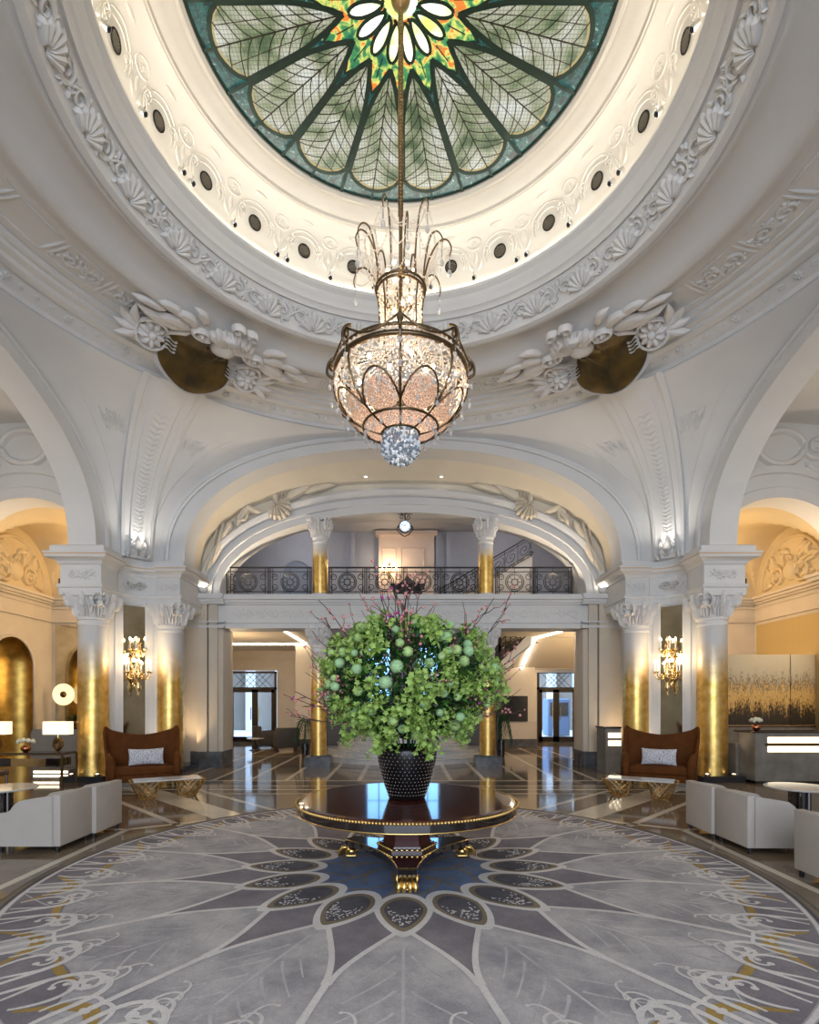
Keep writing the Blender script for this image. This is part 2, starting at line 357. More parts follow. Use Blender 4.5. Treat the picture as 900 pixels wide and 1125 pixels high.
# ------------------------------------------------------------------ relief ornament
def spiral(cx, cy, R, a0, turns, sgn=1, n=18, w=.2):
    out = []
    for i in range(n):
        t = i / (n - 1); r = R * (1 - t) ** .8 + R * .05; a = a0 + sgn * turns * 2 * PI * t
        out.append((cx + r * cos(a), cy + r * sin(a), w * R * (1 - .55 * t)))
    return out
def leaf(x, y, a, L, curl=.8, w=.22, n=6):
    out = []
    for i in range(n):
        t = i / (n - 1); aa = a + curl * t; out.append((x, y, L * w * (sin(PI * min(1, t * .85 + .15)) * .9 + .1)))
        x += L / (n - 1) * cos(aa); y += L / (n - 1) * sin(aa)
    return out
def acanthus(L, H, n, seed=0, dens=1.):
    """running scroll in [0,L]x[-H/2,H/2]"""
    r = random.Random(seed); S = []
    S.append([(L * t, H * .22 * sin(PI * n * t), H * .055) for t in linsp(0, 1, n * 8 + 1)])
    for i in range(n):
        x = (i + .5) * L / n; sg = 1 if i % 2 == 0 else -1; R = min(H * .36, L / n * .42)
        S.append(spiral(x, sg * H * .02, R, -PI / 2 * sg + PI * (i % 2 == 0) * 0, 1.6, sg, 20, .2))
        for k in range(int(6 * dens)):
            a = r.uniform(0, 2 * PI); S.append(leaf(x + R * .9 * cos(a), R * .75 * sin(a), a + r.uniform(-.5, .5), R * r.uniform(.5, .85), r.uniform(-1.4, 1.4), .24))
        for k in range(int(3 * dens)):
            S.append(leaf((i + r.uniform(-.12, .12)) * L / n + R * .1, r.uniform(-.3, .3) * H, r.uniform(0, 2 * PI), R * .8, r.uniform(-1, 1), .26))
    out = []
    for st in S:
        out.append([(min(L, max(0, x)), max(-H / 2, min(H / 2, y)), w) for x, y, w in st])
    return out
def shell(cx, cy, R, a0=-PI / 2, spread=2.6, n=9, w=.12):
    S = []
    for i in range(n):
        a = a0 - spread / 2 + spread * i / (n - 1); rr = R * (1 - .15 * abs(2 * i / (n - 1) - 1))
        S.append([(cx + rr * t * cos(a), cy + rr * t * sin(a), R * w * (.3 + .9 * t)) for t in linsp(.12, 1, 6)])
    return S
def relief(mb, strokes, f, h, mi=0, hv=True):
    """f(u,v,height)->point"""
    prof = [(-1, 0), (-.62, .8), (0, 1), (.62, .8), (1, 0)]
    for st in strokes:
        n = len(st); vs = []
        for i, (x, y, w) in enumerate(st):
            x0, y0, _ = st[max(0, i - 1)]; x1, y1, _ = st[min(n - 1, i + 1)]
            dx, dy = x1 - x0, y1 - y0; l = math.hypot(dx, dy) or 1e-6; nx, ny = -dy / l, dx / l
            e = .35 if i in (0, n - 1) else 1.; 
            for a, b in prof: vs.append(f(x + nx * a * w * e, y + ny * a * w * e, b * h * (.25 if i in (0, n - 1) else 1.)))
        fs = [(i * 5 + k, i * 5 + k + 1, i * 5 + k + 6, i * 5 + k + 5) for i in range(n - 1) for k in range(4)]
        mb.add(vs, fs, mi)
def dome(mb, cx, cy, R, f, h, mi=0, n=12):
    vs = [f(cx, cy, h)]; fs = []
    rings = [(.45, .85), (.8, .5), (1, 0)]
    for r, z in rings:
        for i in range(n): a = 2 * PI * i / n; vs.append(f(cx + R * r * cos(a), cy + R * r * sin(a), h * z))
    fs += [(0, 1 + i, 1 + (i + 1) % n) for i in range(n)]
    for j in range(2):
        for i in range(n): fs.append((1 + j * n + i, 1 + (j + 1) * n + i, 1 + (j + 1) * n + (i + 1) % n, 1 + j * n + (i + 1) % n))
    mb.add(vs, fs, mi)
def rosette(mb, cx, cy, R, f, h, n=8, mi=0):
    relief(mb, [[(cx + R * t * cos(a), cy + R * t * sin(a), R * .3 * sin(PI * (t * .8 + .15))) for t in linsp(.15, 1, 5)] for a in [2 * PI * i / n for i in range(n)]], f, h, mi)
    dome(mb, cx, cy, R * .28, f, h * 1.3, mi)
def flat(f): return f

# ================================================================== SETTING
AX, YC = -.05, 6.3             # axis and centre of the rotunda
S1, S2 = 6.6, 7.2              # arch faces
SPR = 5.05                     # springing
def sup(a, c, t, e=2.35, z0=SPR):
    """superellipse arch point, t 0..pi"""
    ct, st = cos(t), sin(t)
    return a * math.copysign(abs(ct) ** (2 / e), ct), z0 + c * abs(st) ** (2 / e)
def tpar(n):  # parameter denser near springing
    return [PI * (i / (n - 1)) for i in range(n)]
TP = tpar(73)

# ---- floor
fl = MB(); fl.box(-14, 14, -9, 27, -.2, 0, 0)
def band(p0, p1, w, mi=1, z=.0012):
    a, b = Vector((*p0, 0)), Vector((*p1, 0)); d = (b - a).normalized(); n = Vector((-d.y, d.x, 0)) * w / 2
    fl.add([(*(a - n).xy, z), (*(b - n).xy, z), (*(b + n).xy, z), (*(a + n).xy, z)], [(0, 1, 2, 3)], mi)
for s in (-1, 1):
    for c, w in ((4.32, .09), (6.43, .09)):
        band((s * 6.2, c + 6.2) if c > 5 else (s * 5.2, c + 5.2), (s * .5, c + .5), w * 1.1)
    band((s * 5.5, 5.38 + 5.5), (s * .6, 5.38 + .6), .46)
    for x in (1.0, 1.75, 2.6, 3.4, 4.2, 5.0):
        band((s * x, 11.75), (s * x * 1.02, 22.8), .1)
    band((s * 3.72, 1.), (s * 3.72, 7.2), .09); band((s * 3.72, 7.2), (s * 2.6, 7.9), .09)
    band((s * 3.72, 7.2), (s * 5.6, 7.2), .07)
    band((s * 5.6, 2.), (s * 5.6, 9.6), .09)
for y, w, m in ((10.02, .07, 1), (10.5, .10, 1), (10.95, .07, 1), (11.3, .16, 2), (11.7, .12, 1), (14.2, .2, 2), (17, .1, 1), (19.5, .1, 1)):
    band((-5.4 - .0, y), (5.4, y), w, m, .0008)
fl.build('floor', ['marble', 'cream_line', 'marble_dark'], kind='structure')

# ---- ceiling: drum, cornice, coffered ring
DP = [(2.56, 9.99), (2.56, 9.93), (2.60, 9.90), (2.65, 9.91), (2.67, 9.95), (2.72, 9.93), (2.75, 9.93), (2.80, 9.90), (2.93, 9.87), (2.945, 9.83), (2.965, 9.83), (2.975, 9.86), (2.99, 9.84),
      (3.05, 9.84), (3.18, 9.77), (3.28, 9.66), (3.34, 9.5), (3.37, 9.3), (3.38, 9.02), (3.36, 8.99), (3.31, 8.99), (3.29, 8.99)]
CP = [(3.29, 8.99), (3.28, 8.93), (3.31, 8.90), (3.34, 8.88), (3.345, 8.82), (3.38, 8.78), (3.40, 8.74), (3.41, 8.70), (3.45, 8.68), (3.48, 8.62), (3.53, 8.64),
      (3.55, 8.60), (3.72, 8.38), (3.75, 8.30), (3.80, 8.28), (3.84, 8.28), (3.86, 8.33), (3.92, 8.31), (3.96, 8.33), (3.98, 8.40), (4.08, 8.46), (4.22, 8.47), (4.38, 8.43), (4.52, 8.34), (4.60, 8.27),
      (4.66, 8.25), (4.72, 8.26), (4.74, 8.32), (4.84, 8.33), (4.87, 8.38), (4.93, 8.38), (4.95, 8.43), (5.86, 8.51), (5.88, 8.45), (5.97, 8.44), (5.99, 8.39), (6.12, 8.39), (6.16, 8.34), (6.3, 8.33), (6.33, 8.37), (6.56, 8.24), (6.58, 8.17), (6.64, 8.17), (6.66, 8.2)]
cm = MB(); cm.lathe(DP, 144, (AX, YC, 0), mi=1); cm.lathe(CP, 144, (AX, YC, 0))
def onprof(r0, z0, r1, z1, Rm):
    L = math.hypot(r1 - r0, z1 - z0); nr, nz = (z1 - z0) / L, -(r1 - r0) / L
    if nz > 0: nr, nz = -nr, -nz
    def f(u, v, h):   # u arc length at Rm, v across (-.5..)*L metres
        a = PI / 2 - u / Rm; t = .5 + v / L; r = r0 + (r1 - r0) * t + nr * h; z = z0 + (z1 - z0) * t + nz * h
        return (AX + r * cos(a), YC + r * sin(a), z)
    return f, L
# frieze C-D: 28 repeats of scrolls with shells
f, L = onprof(3.55, 8.60, 3.72, 8.38, 3.64)
f, L = onprof(3.50, 8.64, 3.76, 8.33, 3.64)
NR = 28; seg = 2 * PI * 3.64 / NR
for i in range(-11, 12):
    u0 = i * seg; g = lambda u, v, h, u0=u0: f(u + u0, v, h)
    relief(cm, acanthus(seg * .74, L * .92, 2, i), lambda u, v, h, g=g: g(u + seg * .13, v, h), .038)
    relief(cm, shell(0, L * .42, L * .8, -PI / 2, 2.2, 7, .16), g, .075)
    relief(cm, [spiral(-seg * .1, L * .1, L * .2, 0, 1.3, 1, 12, .3), spiral(seg * .1, L * .1, L * .2, PI, 1.3, -1, 12, .3)], g, .05)
# panels G2-H
f, L = onprof(4.95, 8.43, 5.86, 8.51, 5.4)
for i in range(-14, 15):
    a = (i + .5) * 9.; 
    if abs(abs(a) % 90 - 45) < 8: continue
    u0 = math.radians(a) * 5.4; w = math.radians(9) * 5.4
    g = lambda u, v, h, u0=u0, w=w: f(u + u0 - w / 2, v, h)
    hw, hh = w * .06, L * .30
    P = [(w * .05, -hh), (w * .95, -hh), (w * .95, hh), (w * .05, hh), (w * .05, -hh)]
    for a_, b_ in zip(P[:-1], P[1:]): relief(cm, [[(a_[0] + (b_[0] - a_[0]) * t, a_[1] + (b_[1] - a_[1]) * t, .022) for t in linsp(0, 1, 5)]], g, .03)
    if i % 3: relief(cm, [[(x + w * .1, y, q) for x, y, q in s_] for s_ in acanthus(w * .8, L * .5, 2, i + 50, 1.3)], g, .035)
# bead band
f, L = onprof(6.33, 8.37, 6.56, 8.24, 6.45)
for i in range(-60, 61):
    u0 = math.radians(i * 2.25) * 6.45
    if i % 4 == 0: rosette(cm, u0, 0, .075, f, .035, 7)
    else: relief(cm, [leaf(u0 - .07, 0, .5, .12, -1, .2), leaf(u0 - .07, 0, -.5, .12, 1, .2)], f, .018)
# drum ornament between the vents
f, L = onprof(3.37, 9.15, 3.34, 9.6, 3.36)
sg = 2 * PI * 3.36 / 24
def fdrum(u, v, h):
    # v from 0 (bottom 9.02) upward following the drum profile
    prof = [(3.38, 9.02), (3.37, 9.3), (3.34, 9.5), (3.28, 9.66), (3.18, 9.77), (3.05, 9.84)]
    acc = 0
    for (r0, z0), (r1, z1) in zip(prof[:-1], prof[1:]):
        l = math.hypot(r1 - r0, z1 - z0)
        if v <= acc + l or (r1, z1) == prof[-1]:
            t = (v - acc) / l; r, z = r0 + (r1 - r0) * t, z0 + (z1 - z0) * t
            nr, nz = -(z1 - z0) / l, (r1 - r0) / l; break
        acc += l
    a = PI / 2 - u / 3.36; return (AX + (r + nr * h) * cos(a), YC + (r + nr * h) * sin(a), z + nz * h)
for i in range(-9, 10):
    u0 = i * sg
    circ = lambda r, v0, w: [[(u0 + r * cos(t), v0 + r * sin(t) * .85, w) for t in linsp(-.5, PI + .5, 18)]]
    relief(cm, circ(.24, .42, .012) + circ(.30, .44, .010), fdrum, .014, 1)
    um = u0 + sg / 2
    relief(cm, [[(um + .13 * cos(t), .66 + .085 * sin(t), .010) for t in linsp(0, 2 * PI, 20)],
                spiral(um - .2, .5, .09, 0, 1.4, 1, 12, .16), spiral(um + .2, .5, .09, PI, 1.4, -1, 12, .16),
                leaf(um, .36, PI / 2, .2, 0, .2), leaf(um - .03, .25, 2.2, .22, -.8, .15), leaf(um + .03, .25, .9, .22, .8, .15)], fdrum, .014, 1)
    rosette(cm, um, .66, .05, fdrum, .014, 6, 1)
    relief(cm, [leaf(um - sg * .5 - .12, .82, 0., .24, 0, .12)], fdrum, .014, 1)
M['drum'] = mat('drum_cream', (.74, .69, .60), .55, bump=.05, bscale=20)
cm.build('ceiling', ['plaster', 'drum'], kind='structure', autosm=math.radians(40))
# roof over the oculus (skylight lantern)
mb = MB(); mb.lathe([(2.56, 9.99), (2.56, 10.5), (.01, 10.6)], 48, (AX, YC, 0)); mb.build('trim_1', 'white', kind='structure')
# the cove lights
mb = MB(); mb.lathe([(3.33, 9.0), (3.33, 9.015), (3.365, 9.015), (3.365, 9.0)], 96, (AX, YC, 0))
tag(mb.build('cove_light_strip', 'cove'), 'warm light strip running round the foot of the cream drum behind the white cornice', 'light')

# ---- stained glass
g = MB()
def ppt(r, a, z=0.): return (AX + r * sin(a), YC + r * cos(a), 9.965 + z)   # a from +Y (far side) clockwise
def pface(mb, pts, z, mi): mb.add([ppt(r, a, z) for r, a in pts], [tuple(range(len(pts)))], mi)
g.lathe([(2.565, 0), (2.0, 0)], 96, (AX, YC, 9.97), mi=0)
g.lathe([(2.0, 0), (.7, 0)], 96, (AX, YC, 9.97), mi=0)
g.lathe([(1.05, 0), (.0, 0)], 48, (AX, YC, 9.966), mi=2)
g.lathe([(.2, 0), (.0, 0)], 24, (AX, YC, 9.960), mi=3)
D = math.radians
pz_ = [0]
def pstrip(pts, w, z, mi):
    pz_[0] = (pz_[0] + 1) % 40; z -= pz_[0] * 4e-5
    P = [Vector(ppt(r, a, z)) for r, a in pts]; n = len(P); vs = []
    for i, p in enumerate(P):
        d = (P[min(n - 1, i + 1)] - P[max(0, i - 1)]).normalized(); q = Vector((-d.y, d.x, 0)) * w / 2; vs += [p - q, p + q]
    g.add(vs, [(2 * i, 2 * i + 1, 2 * i + 3, 2 * i + 2) for i in range(n - 1)], mi)
def halfw(t):     # leaf half angle at t 0..1
    return D(10.5) * sin(PI / 2 * min(1, t * 2.0)) ** .62
for k in range(16):
    c = D(22.5 * (k + .5)); R0, R1 = .72, 2.40
    left = []; right = []
    for i in range(15):
        t = i / 14; r = R0 + (2.18 - R0) * t; hwid = halfw(t) if i else 0
        left.append((r, c - hwid)); right.append((r, c + hwid))
    end = [(2.18 + (R1 - 2.18) * sin(PI * t) ** .7, c + D(10.5) * (2 * t - 1)) for t in linsp(0, 1, 11)]
    outline = left + end[1:-1] + right[::-1][:-1]
    # fan triangulate by quads between sides to keep concave shapes clean
    for i in range(14):
        pface(g, [left[i], right[i], right[i + 1], left[i + 1]], -.008, 1)
    pface(g, end, -.008, 1)
    oc = outline + [outline[0]]
    pstrip([(r - .035, a) for r, a in end], .05, -.012, 6)
    pstrip(oc, .06, -.016, 4)
    # mid rib and veins
    pstrip([(.76, c), (2.38, c)], .018, -.014, 5)
    for j in range(9):
        rb = .95 + j * .155
        for sgn in (-1, 1):
            pts = []
            for t in linsp(0, 1, 7):
                r = rb + .30 * t ** .8 * (1 if j < 7 else .6); tt = (r - R0) / (2.18 - R0)
                lim = halfw(min(1, tt)) if tt < 1 else D(10.5) * sqrt(max(0, 1 - ((r - 2.18) / .22) ** 2))
                a = min(D(10.5) * t * 1.05, lim); pts.append((r, c + sgn * a))
            pstrip(pts, .014, -.014, 5)
    for sgn in (-1, 1):     # secondary longitudinal veins
        pstrip([(r, c + sgn * halfw((r - R0) / 1.46) * .5) for r in linsp(.95, 2.28, 9)], .010, -.014, 5)
    # boundary ribs to the rim
    b = D(22.5 * k)
    pstrip([(2.0, b), (2.56, b)], .045, -.018, 4); pstrip([(2.36, c), (2.56, c)], .035, -.018, 4)
    pstrip([(1.25, b), (2.1, b)], .05, -.018, 4)
    # inner flower ogees and pale drops
    pstrip([(.70 + .34 * (1 - abs(2 * t - 1)) ** .8, b + D(11.25) * (2 * t - 1)) for t in linsp(0, 1, 13)], .05, -.019, 4)
    drop = [(.42 + .2 * cos(t) + (.02 if cos(t) > 0 else 0), c + sin(t) * D(7.5) * (1.25 - .35 * cos(t))) for t in linsp(0, 2 * PI, 20)]
    pface(g, drop[:-1], -.010, 3); pstrip(drop, .04, -.02, 4)
    drop2 = [(.56 + .11 * cos(t), b + sin(t) * D(3.4)) for t in linsp(0, 2 * PI, 14)]
    pstrip([(.62, b), (.86, b)], .014, -.017, 4)
    pstrip([(.2, b), (.24 + .0, c)], .04, -.018, 4)
g.lathe([(2.565, 0), (2.54, -.02), (2.52, 0)], 96, (AX, YC, 9.962), mi=4)
win = g.build('window_1', ['g_teal', 'g_leaf', 'g_flower', 'g_white', 'lead', 'lead2', 'lead3'], kind='structure')
win['label'] = 'round stained glass skylight with pale leaf panes in dark green leading'

# ---- arch walls and pendentives (one wall per side)
def frame_side(side):
    """returns map (u along wall, d outward distance, z) -> world; u runs left to right seen from centre"""
    if side == 'back': return lambda u, d, z: (AX + u, YC + d, z)
    if side == 'left': return lambda u, d, z: (AX - d, YC + u, z)
    if side == 'right': return lambda u, d, z: (AX + d, YC - u, z)
    return lambda u, d, z: (AX - u, YC - d, z)
A_IN, C_IN = 5.25, 2.77
A_OUT, C_OUT = 5.85, 3.10
def arcs(i, t):   # blend opening -> extrados
    a = A_IN + (A_OUT - A_IN) * i; c = C_IN + (C_OUT - C_IN) * i; return sup(a, c, t)
for side in ('left', 'right', 'back', 'front'):
    F = frame_side(side); w = MB()
    # moulded face: (blend, proud)
    steps = [(0, 0.), (0, .0), (.62, .0), (.62, -.05), (.72, -.07), (.80, -.03), (.84, -.03), (.84, .0), (1., .0)]
    for (b0, p0), (b1, p1) in zip(steps[:-1], steps[1:]):
        w.grid(lambda t, k, b0=b0, p0=p0, b1=b1, p1=p1: F(*(lambda q, p: (q[0], S1 + p, q[1]))(arcs(b0 + (b1 - b0) * k, t), p0 + (p1 - p0) * k)), TP, [0, 1])
    # soffit with a shallow recess
    depth2 = S2
    w.grid(lambda t, k: F(sup(A_IN, C_IN, t)[0], S1 + (depth2 - S1) * k, sup(A_IN, C_IN, t)[1]), TP, linsp(0, 1, 4), 0)
    # outer face behind
    w.grid(lambda t, k: F(sup(A_IN + .0 + 1.2 * k, C_IN + 1.2 * k, t)[0], S2, sup(A_IN + 1.2 * k, C_IN + 1.2 * k, t)[1]), TP, linsp(0, 1, 3), 0)
    w.build('wall_arch_' + side, 'plaster', kind='structure', autosm=math.radians(35))
# pendentives
def wout(z):   # extrados half width at height z
    t = max(0., min(1., (z - SPR) / C_OUT)); return A_OUT * (1 - t ** 2.35) ** (1 / 2.35)
def pend(z, s, h=0.):   # s -1..1 across, corner at angle 45
    wv = wout(z); R = sqrt(S1 * S1 + wv * wv); a1 = math.atan2(wv, S1); half = PI / 4 - a1
    half = max(half, 0) if False else (PI / 4 - (PI / 2 - math.atan2(S1, wv) if wv > 1e-6 else 0))
    return R, half
def pendpt(z, s, h, qx, qy):
    R, half = pend(z, s); half = abs(half)
    a = PI / 4 + s * half; R -= h
    return (AX + qx * R * sin(a), YC + qy * R * cos(a), z)
for qx, qy, nm in ((-1, 1, 'left_corner'), (1, 1, 'right_corner'), (-1, -1, 'left_rear'), (1, -1, 'right_rear')):
    w = MB()
    zs = [SPR + 3.1 * (i / 30) for i in range(31)]
    w.grid(lambda z, s: pendpt(z, s, 0, qx, qy), zs, linsp(-1, 1, 25))
    # raised central trunk
    def trunk(z, s, h):
        t = (z - SPR) / 3.1; hw = .34 + .30 * t ** 2.0
        R, half = pend(z, 0); return pendpt(z, max(-1, min(1, s * hw / max(.3, (R * abs(half))))), h, qx, qy)
    for prof in ([(-1, 0), (-1, .09), (-.82, .11), (-.78, .07), (-.5, .07), (-.46, .12), (.46, .12), (.5, .07), (.78, .07), (.82, .11), (1, .09), (1, 0)],):
        for (s0, h0), (s1, h1) in zip(prof[:-1], prof[1:]):
            w.grid(lambda z, k: trunk(z, s0 + (s1 - s0) * k, h0 + (h1 - h0) * k), zs, [0, 1])
    if qy > 0:
        r = random.Random(3)
        for i in range(26):
            z = SPR + .55 + i * .085
            fn = lambda u, v, h, z=z: trunk(min(z + v, SPR + 3.05), u, .12 + h)
            relief(w, [leaf(0, 0, .9, .14, -1.2, .25), leaf(0, 0, PI - .9, .14, 1.2, .25)], lambda u, v, h: fn(u * 2.6, v, h), .03)
        # base shell foliage sitting over the cornice
        fb = lambda u, v, h: pendpt(max(SPR, SPR + v), u * .42, .1 + h, qx, qy)
        relief(w, shell(0, .02, .5, PI / 2, 2.4, 9, .13), fb, .12)
        relief(w, [spiral(-.62, .2, .2, 0, 1.4, 1, 16, .25), spiral(.62, .2, .2, PI, 1.4, -1, 16, .25)], fb, .10)
        relief(w, [leaf(-.3, .1, PI - .3, .5, .5, .2), leaf(.3, .1, .3, .5, -.5, .2), leaf(-.9, .06, PI, .4, -.2, .2), leaf(.9, .06, 0, .4, .2, .2)], fb, .10)
        # garland near the ring on either side
        for sg_ in (-1, 1):
            fg = lambda u, v, h: pendpt(7.55 + v, max(-1, min(1, sg_ * (.32 + u / 6.))), h, qx, qy)
            relief(w, acanthus(1.5, .3, 4, 9, .8), fg, .022)
            # panel fillet following the trunk and the arch
            relief(w, [[(z_, s_, .02) for z_, s_ in [(SPR + .2 + 2.55 * t, sg_ * (.62 + .05 * t)) for t in linsp(0, 1, 24)]]],
                   lambda u, v, h: pendpt(u, v, h, qx, qy), .02)
    w.build('wall_' + nm, 'plaster', kind='structure', autosm=math.radians(35))

# ---- piers (entablature + canted wall), aisles
def corner_pier(qx, qy, nm):
    """local coordinates p,q measured from centre (both positive): p toward |x|, q toward |y|"""
    def W(p, q, z): return (AX + qx * p, YC + qy * q, z)
    w = MB()
    # plan outline of the entablature facing the room: front block, concave link, rear block, then behind
    def plan(o):
        pts = [(7.35 + o, 5.22 - o), (6.47 - o, 5.22 - o), (6.47 - o, 5.85 - o * .2)]
        n = 7
        for i in range(n):    # concave link bulging to the corner
            t = i / (n - 1); p = 6.47 + (5.85 - 6.47) * t; q = 5.95 + (6.47 - 5.95) * t
            b = .13 * sin(PI * t); pts.append((p + b - o * .6 + (.04), q + b - o * .6 + .04))
        pts += [(5.85 - o * .2, 6.47 - o), (5.30 - o, 6.47 - o), (5.30 - o, 7.9), (7.35 + o, 7.9)]
        return pts
    def ring(pl0, z0, pl1, z1, mi=0):
        n = len(pl0); w.add([W(p, q, z0) for p, q in pl0] + [W(p, q, z1) for p, q in pl1], [(i, (i + 1) % n, (i + 1) % n + n, i + n) for i in range(n)], mi)
    prof = [(.0, 4.0), (.02, 4.02), (.02, 4.16), (.05, 4.18), (.05, 4.24), (.0, 4.26), (.0, 4.66), (.03, 4.68), (.05, 4.73), (.10, 4.76), (.20, 4.79), (.22, 4.84), (.225, 4.86), (.24, 4.90), (.14, 4.905), (.14, 5.03), (.10, 5.06)]
    for (o0, z0), (o1, z1) in zip(prof[:-1], prof[1:]):
        ring(plan(o0), z0, plan(o1), z1, 1 if z0 in (4.84,) else 0)
    for z, o in ((4.0, 0), (5.06, .1)):
        pl = plan(o); w.add([W(p, q, z) for p, q in pl], [tuple(range(len(pl)))])
    # frieze relief panels: front block (faces -q), its inner side, link, rear block
    fa = lambda u, v, h: W(6.9 + u, 5.22 - h, 4.46 + v)
    fr = lambda P0, P1, nx, ny: (lambda u, v, h: W(P0[0] + (P1[0] - P0[0]) * u + nx * h, P0[1] + (P1[1] - P0[1]) * u + ny * h, 4.46 + v))
    relief(w, [[(x - .3, y, q) for x, y, q in s] for s in acanthus(.6, .26, 2, 4, 1.3)], fa, .022)
    rosette(w, 0, 0, .1, fa, .03, 8)
    fc = lambda u, v, h: W(5.58 + u, 6.47 - h, 4.46 + v)
    relief(w, [[(x - .22, y, q) for x, y, q in s] for s in acanthus(.44, .24, 2, 5, 1.)], fc, .022)
    d45 = .7071
    fl_ = lambda u, v, h: W(6.30 - u * d45 - h * d45 + .0, 6.28 + u * d45 - h * d45, 4.46 + v)
    relief(w, [[(x - .3, y, q) for x, y, q in s] for s in acanthus(.6, .24, 2, 6, 1.2)], fl_, .05)
    relief(w, [spiral(-.12, 0, .09, 0, 1.5, 1, 14, .2), spiral(.12, 0, .09, PI, 1.5, -1, 14, .2)], fl_, .06)
    # canted wall body between the columns, with pilaster strips
    body = [(7.2, 5.85), (6.72, 5.85), (6.60, 6.05), (6.05, 6.60), (5.85, 6.72), (5.75, 7.0), (5.75, 7.9), (7.2, 7.9)]
    n = len(body); w.add([W(p, q, 0) for p, q in body] + [W(p, q, 4.0) for p, q in body], [(i, (i + 1) % n, (i + 1) % n + n, i + n) for i in range(n)], 0)
    for u0, u1, pr in ((-.42, -.26, .04), (.26, .42, .04)):
        c0 = Vector((6.325, 6.325)); dv = Vector((-d45, d45)); nv = Vector((-d45, -d45))
        P = [c0 + dv * u0, c0 + dv * u1, c0 + dv * u1 + nv * pr, c0 + dv * u0 + nv * pr]
        w.add([W(p.x, p.y, z) for z in (0., 4.) for p in P], [(0, 1, 5, 4), (1, 2, 6, 5), (2, 3, 7, 6), (3, 0, 4, 7)], 0)
    wall = w.build('wall_pier_' + nm, ['plaster', 'gilt_line'], kind='structure', merge=True)
    b = MB()   # dark stone base skirting
    bd = [(7.3, 5.12), (6.4, 5.12), (6.36, 5.9), (6.1, 6.15), (5.95, 6.35), (5.36, 6.42), (5.32, 7.98), (7.3, 7.98)]
    n = len(bd); b.add([W(p, q, 0) for p, q in bd] + [W(p, q, .13) for p, q in bd], [(i, (i + 1) % n, (i + 1) % n + n, i + n) for i in range(n)] + [tuple(range(n, 2 * n))])
    b.build('baseboard_pier_' + nm, 'blackstone', kind='structure', merge=True)
corner_pier(-1, 1, 'left'); corner_pier(1, 1, 'right'); corner_pier(-1, -1, 'left_rear'); corner_pier(1, -1, 'right_rear')

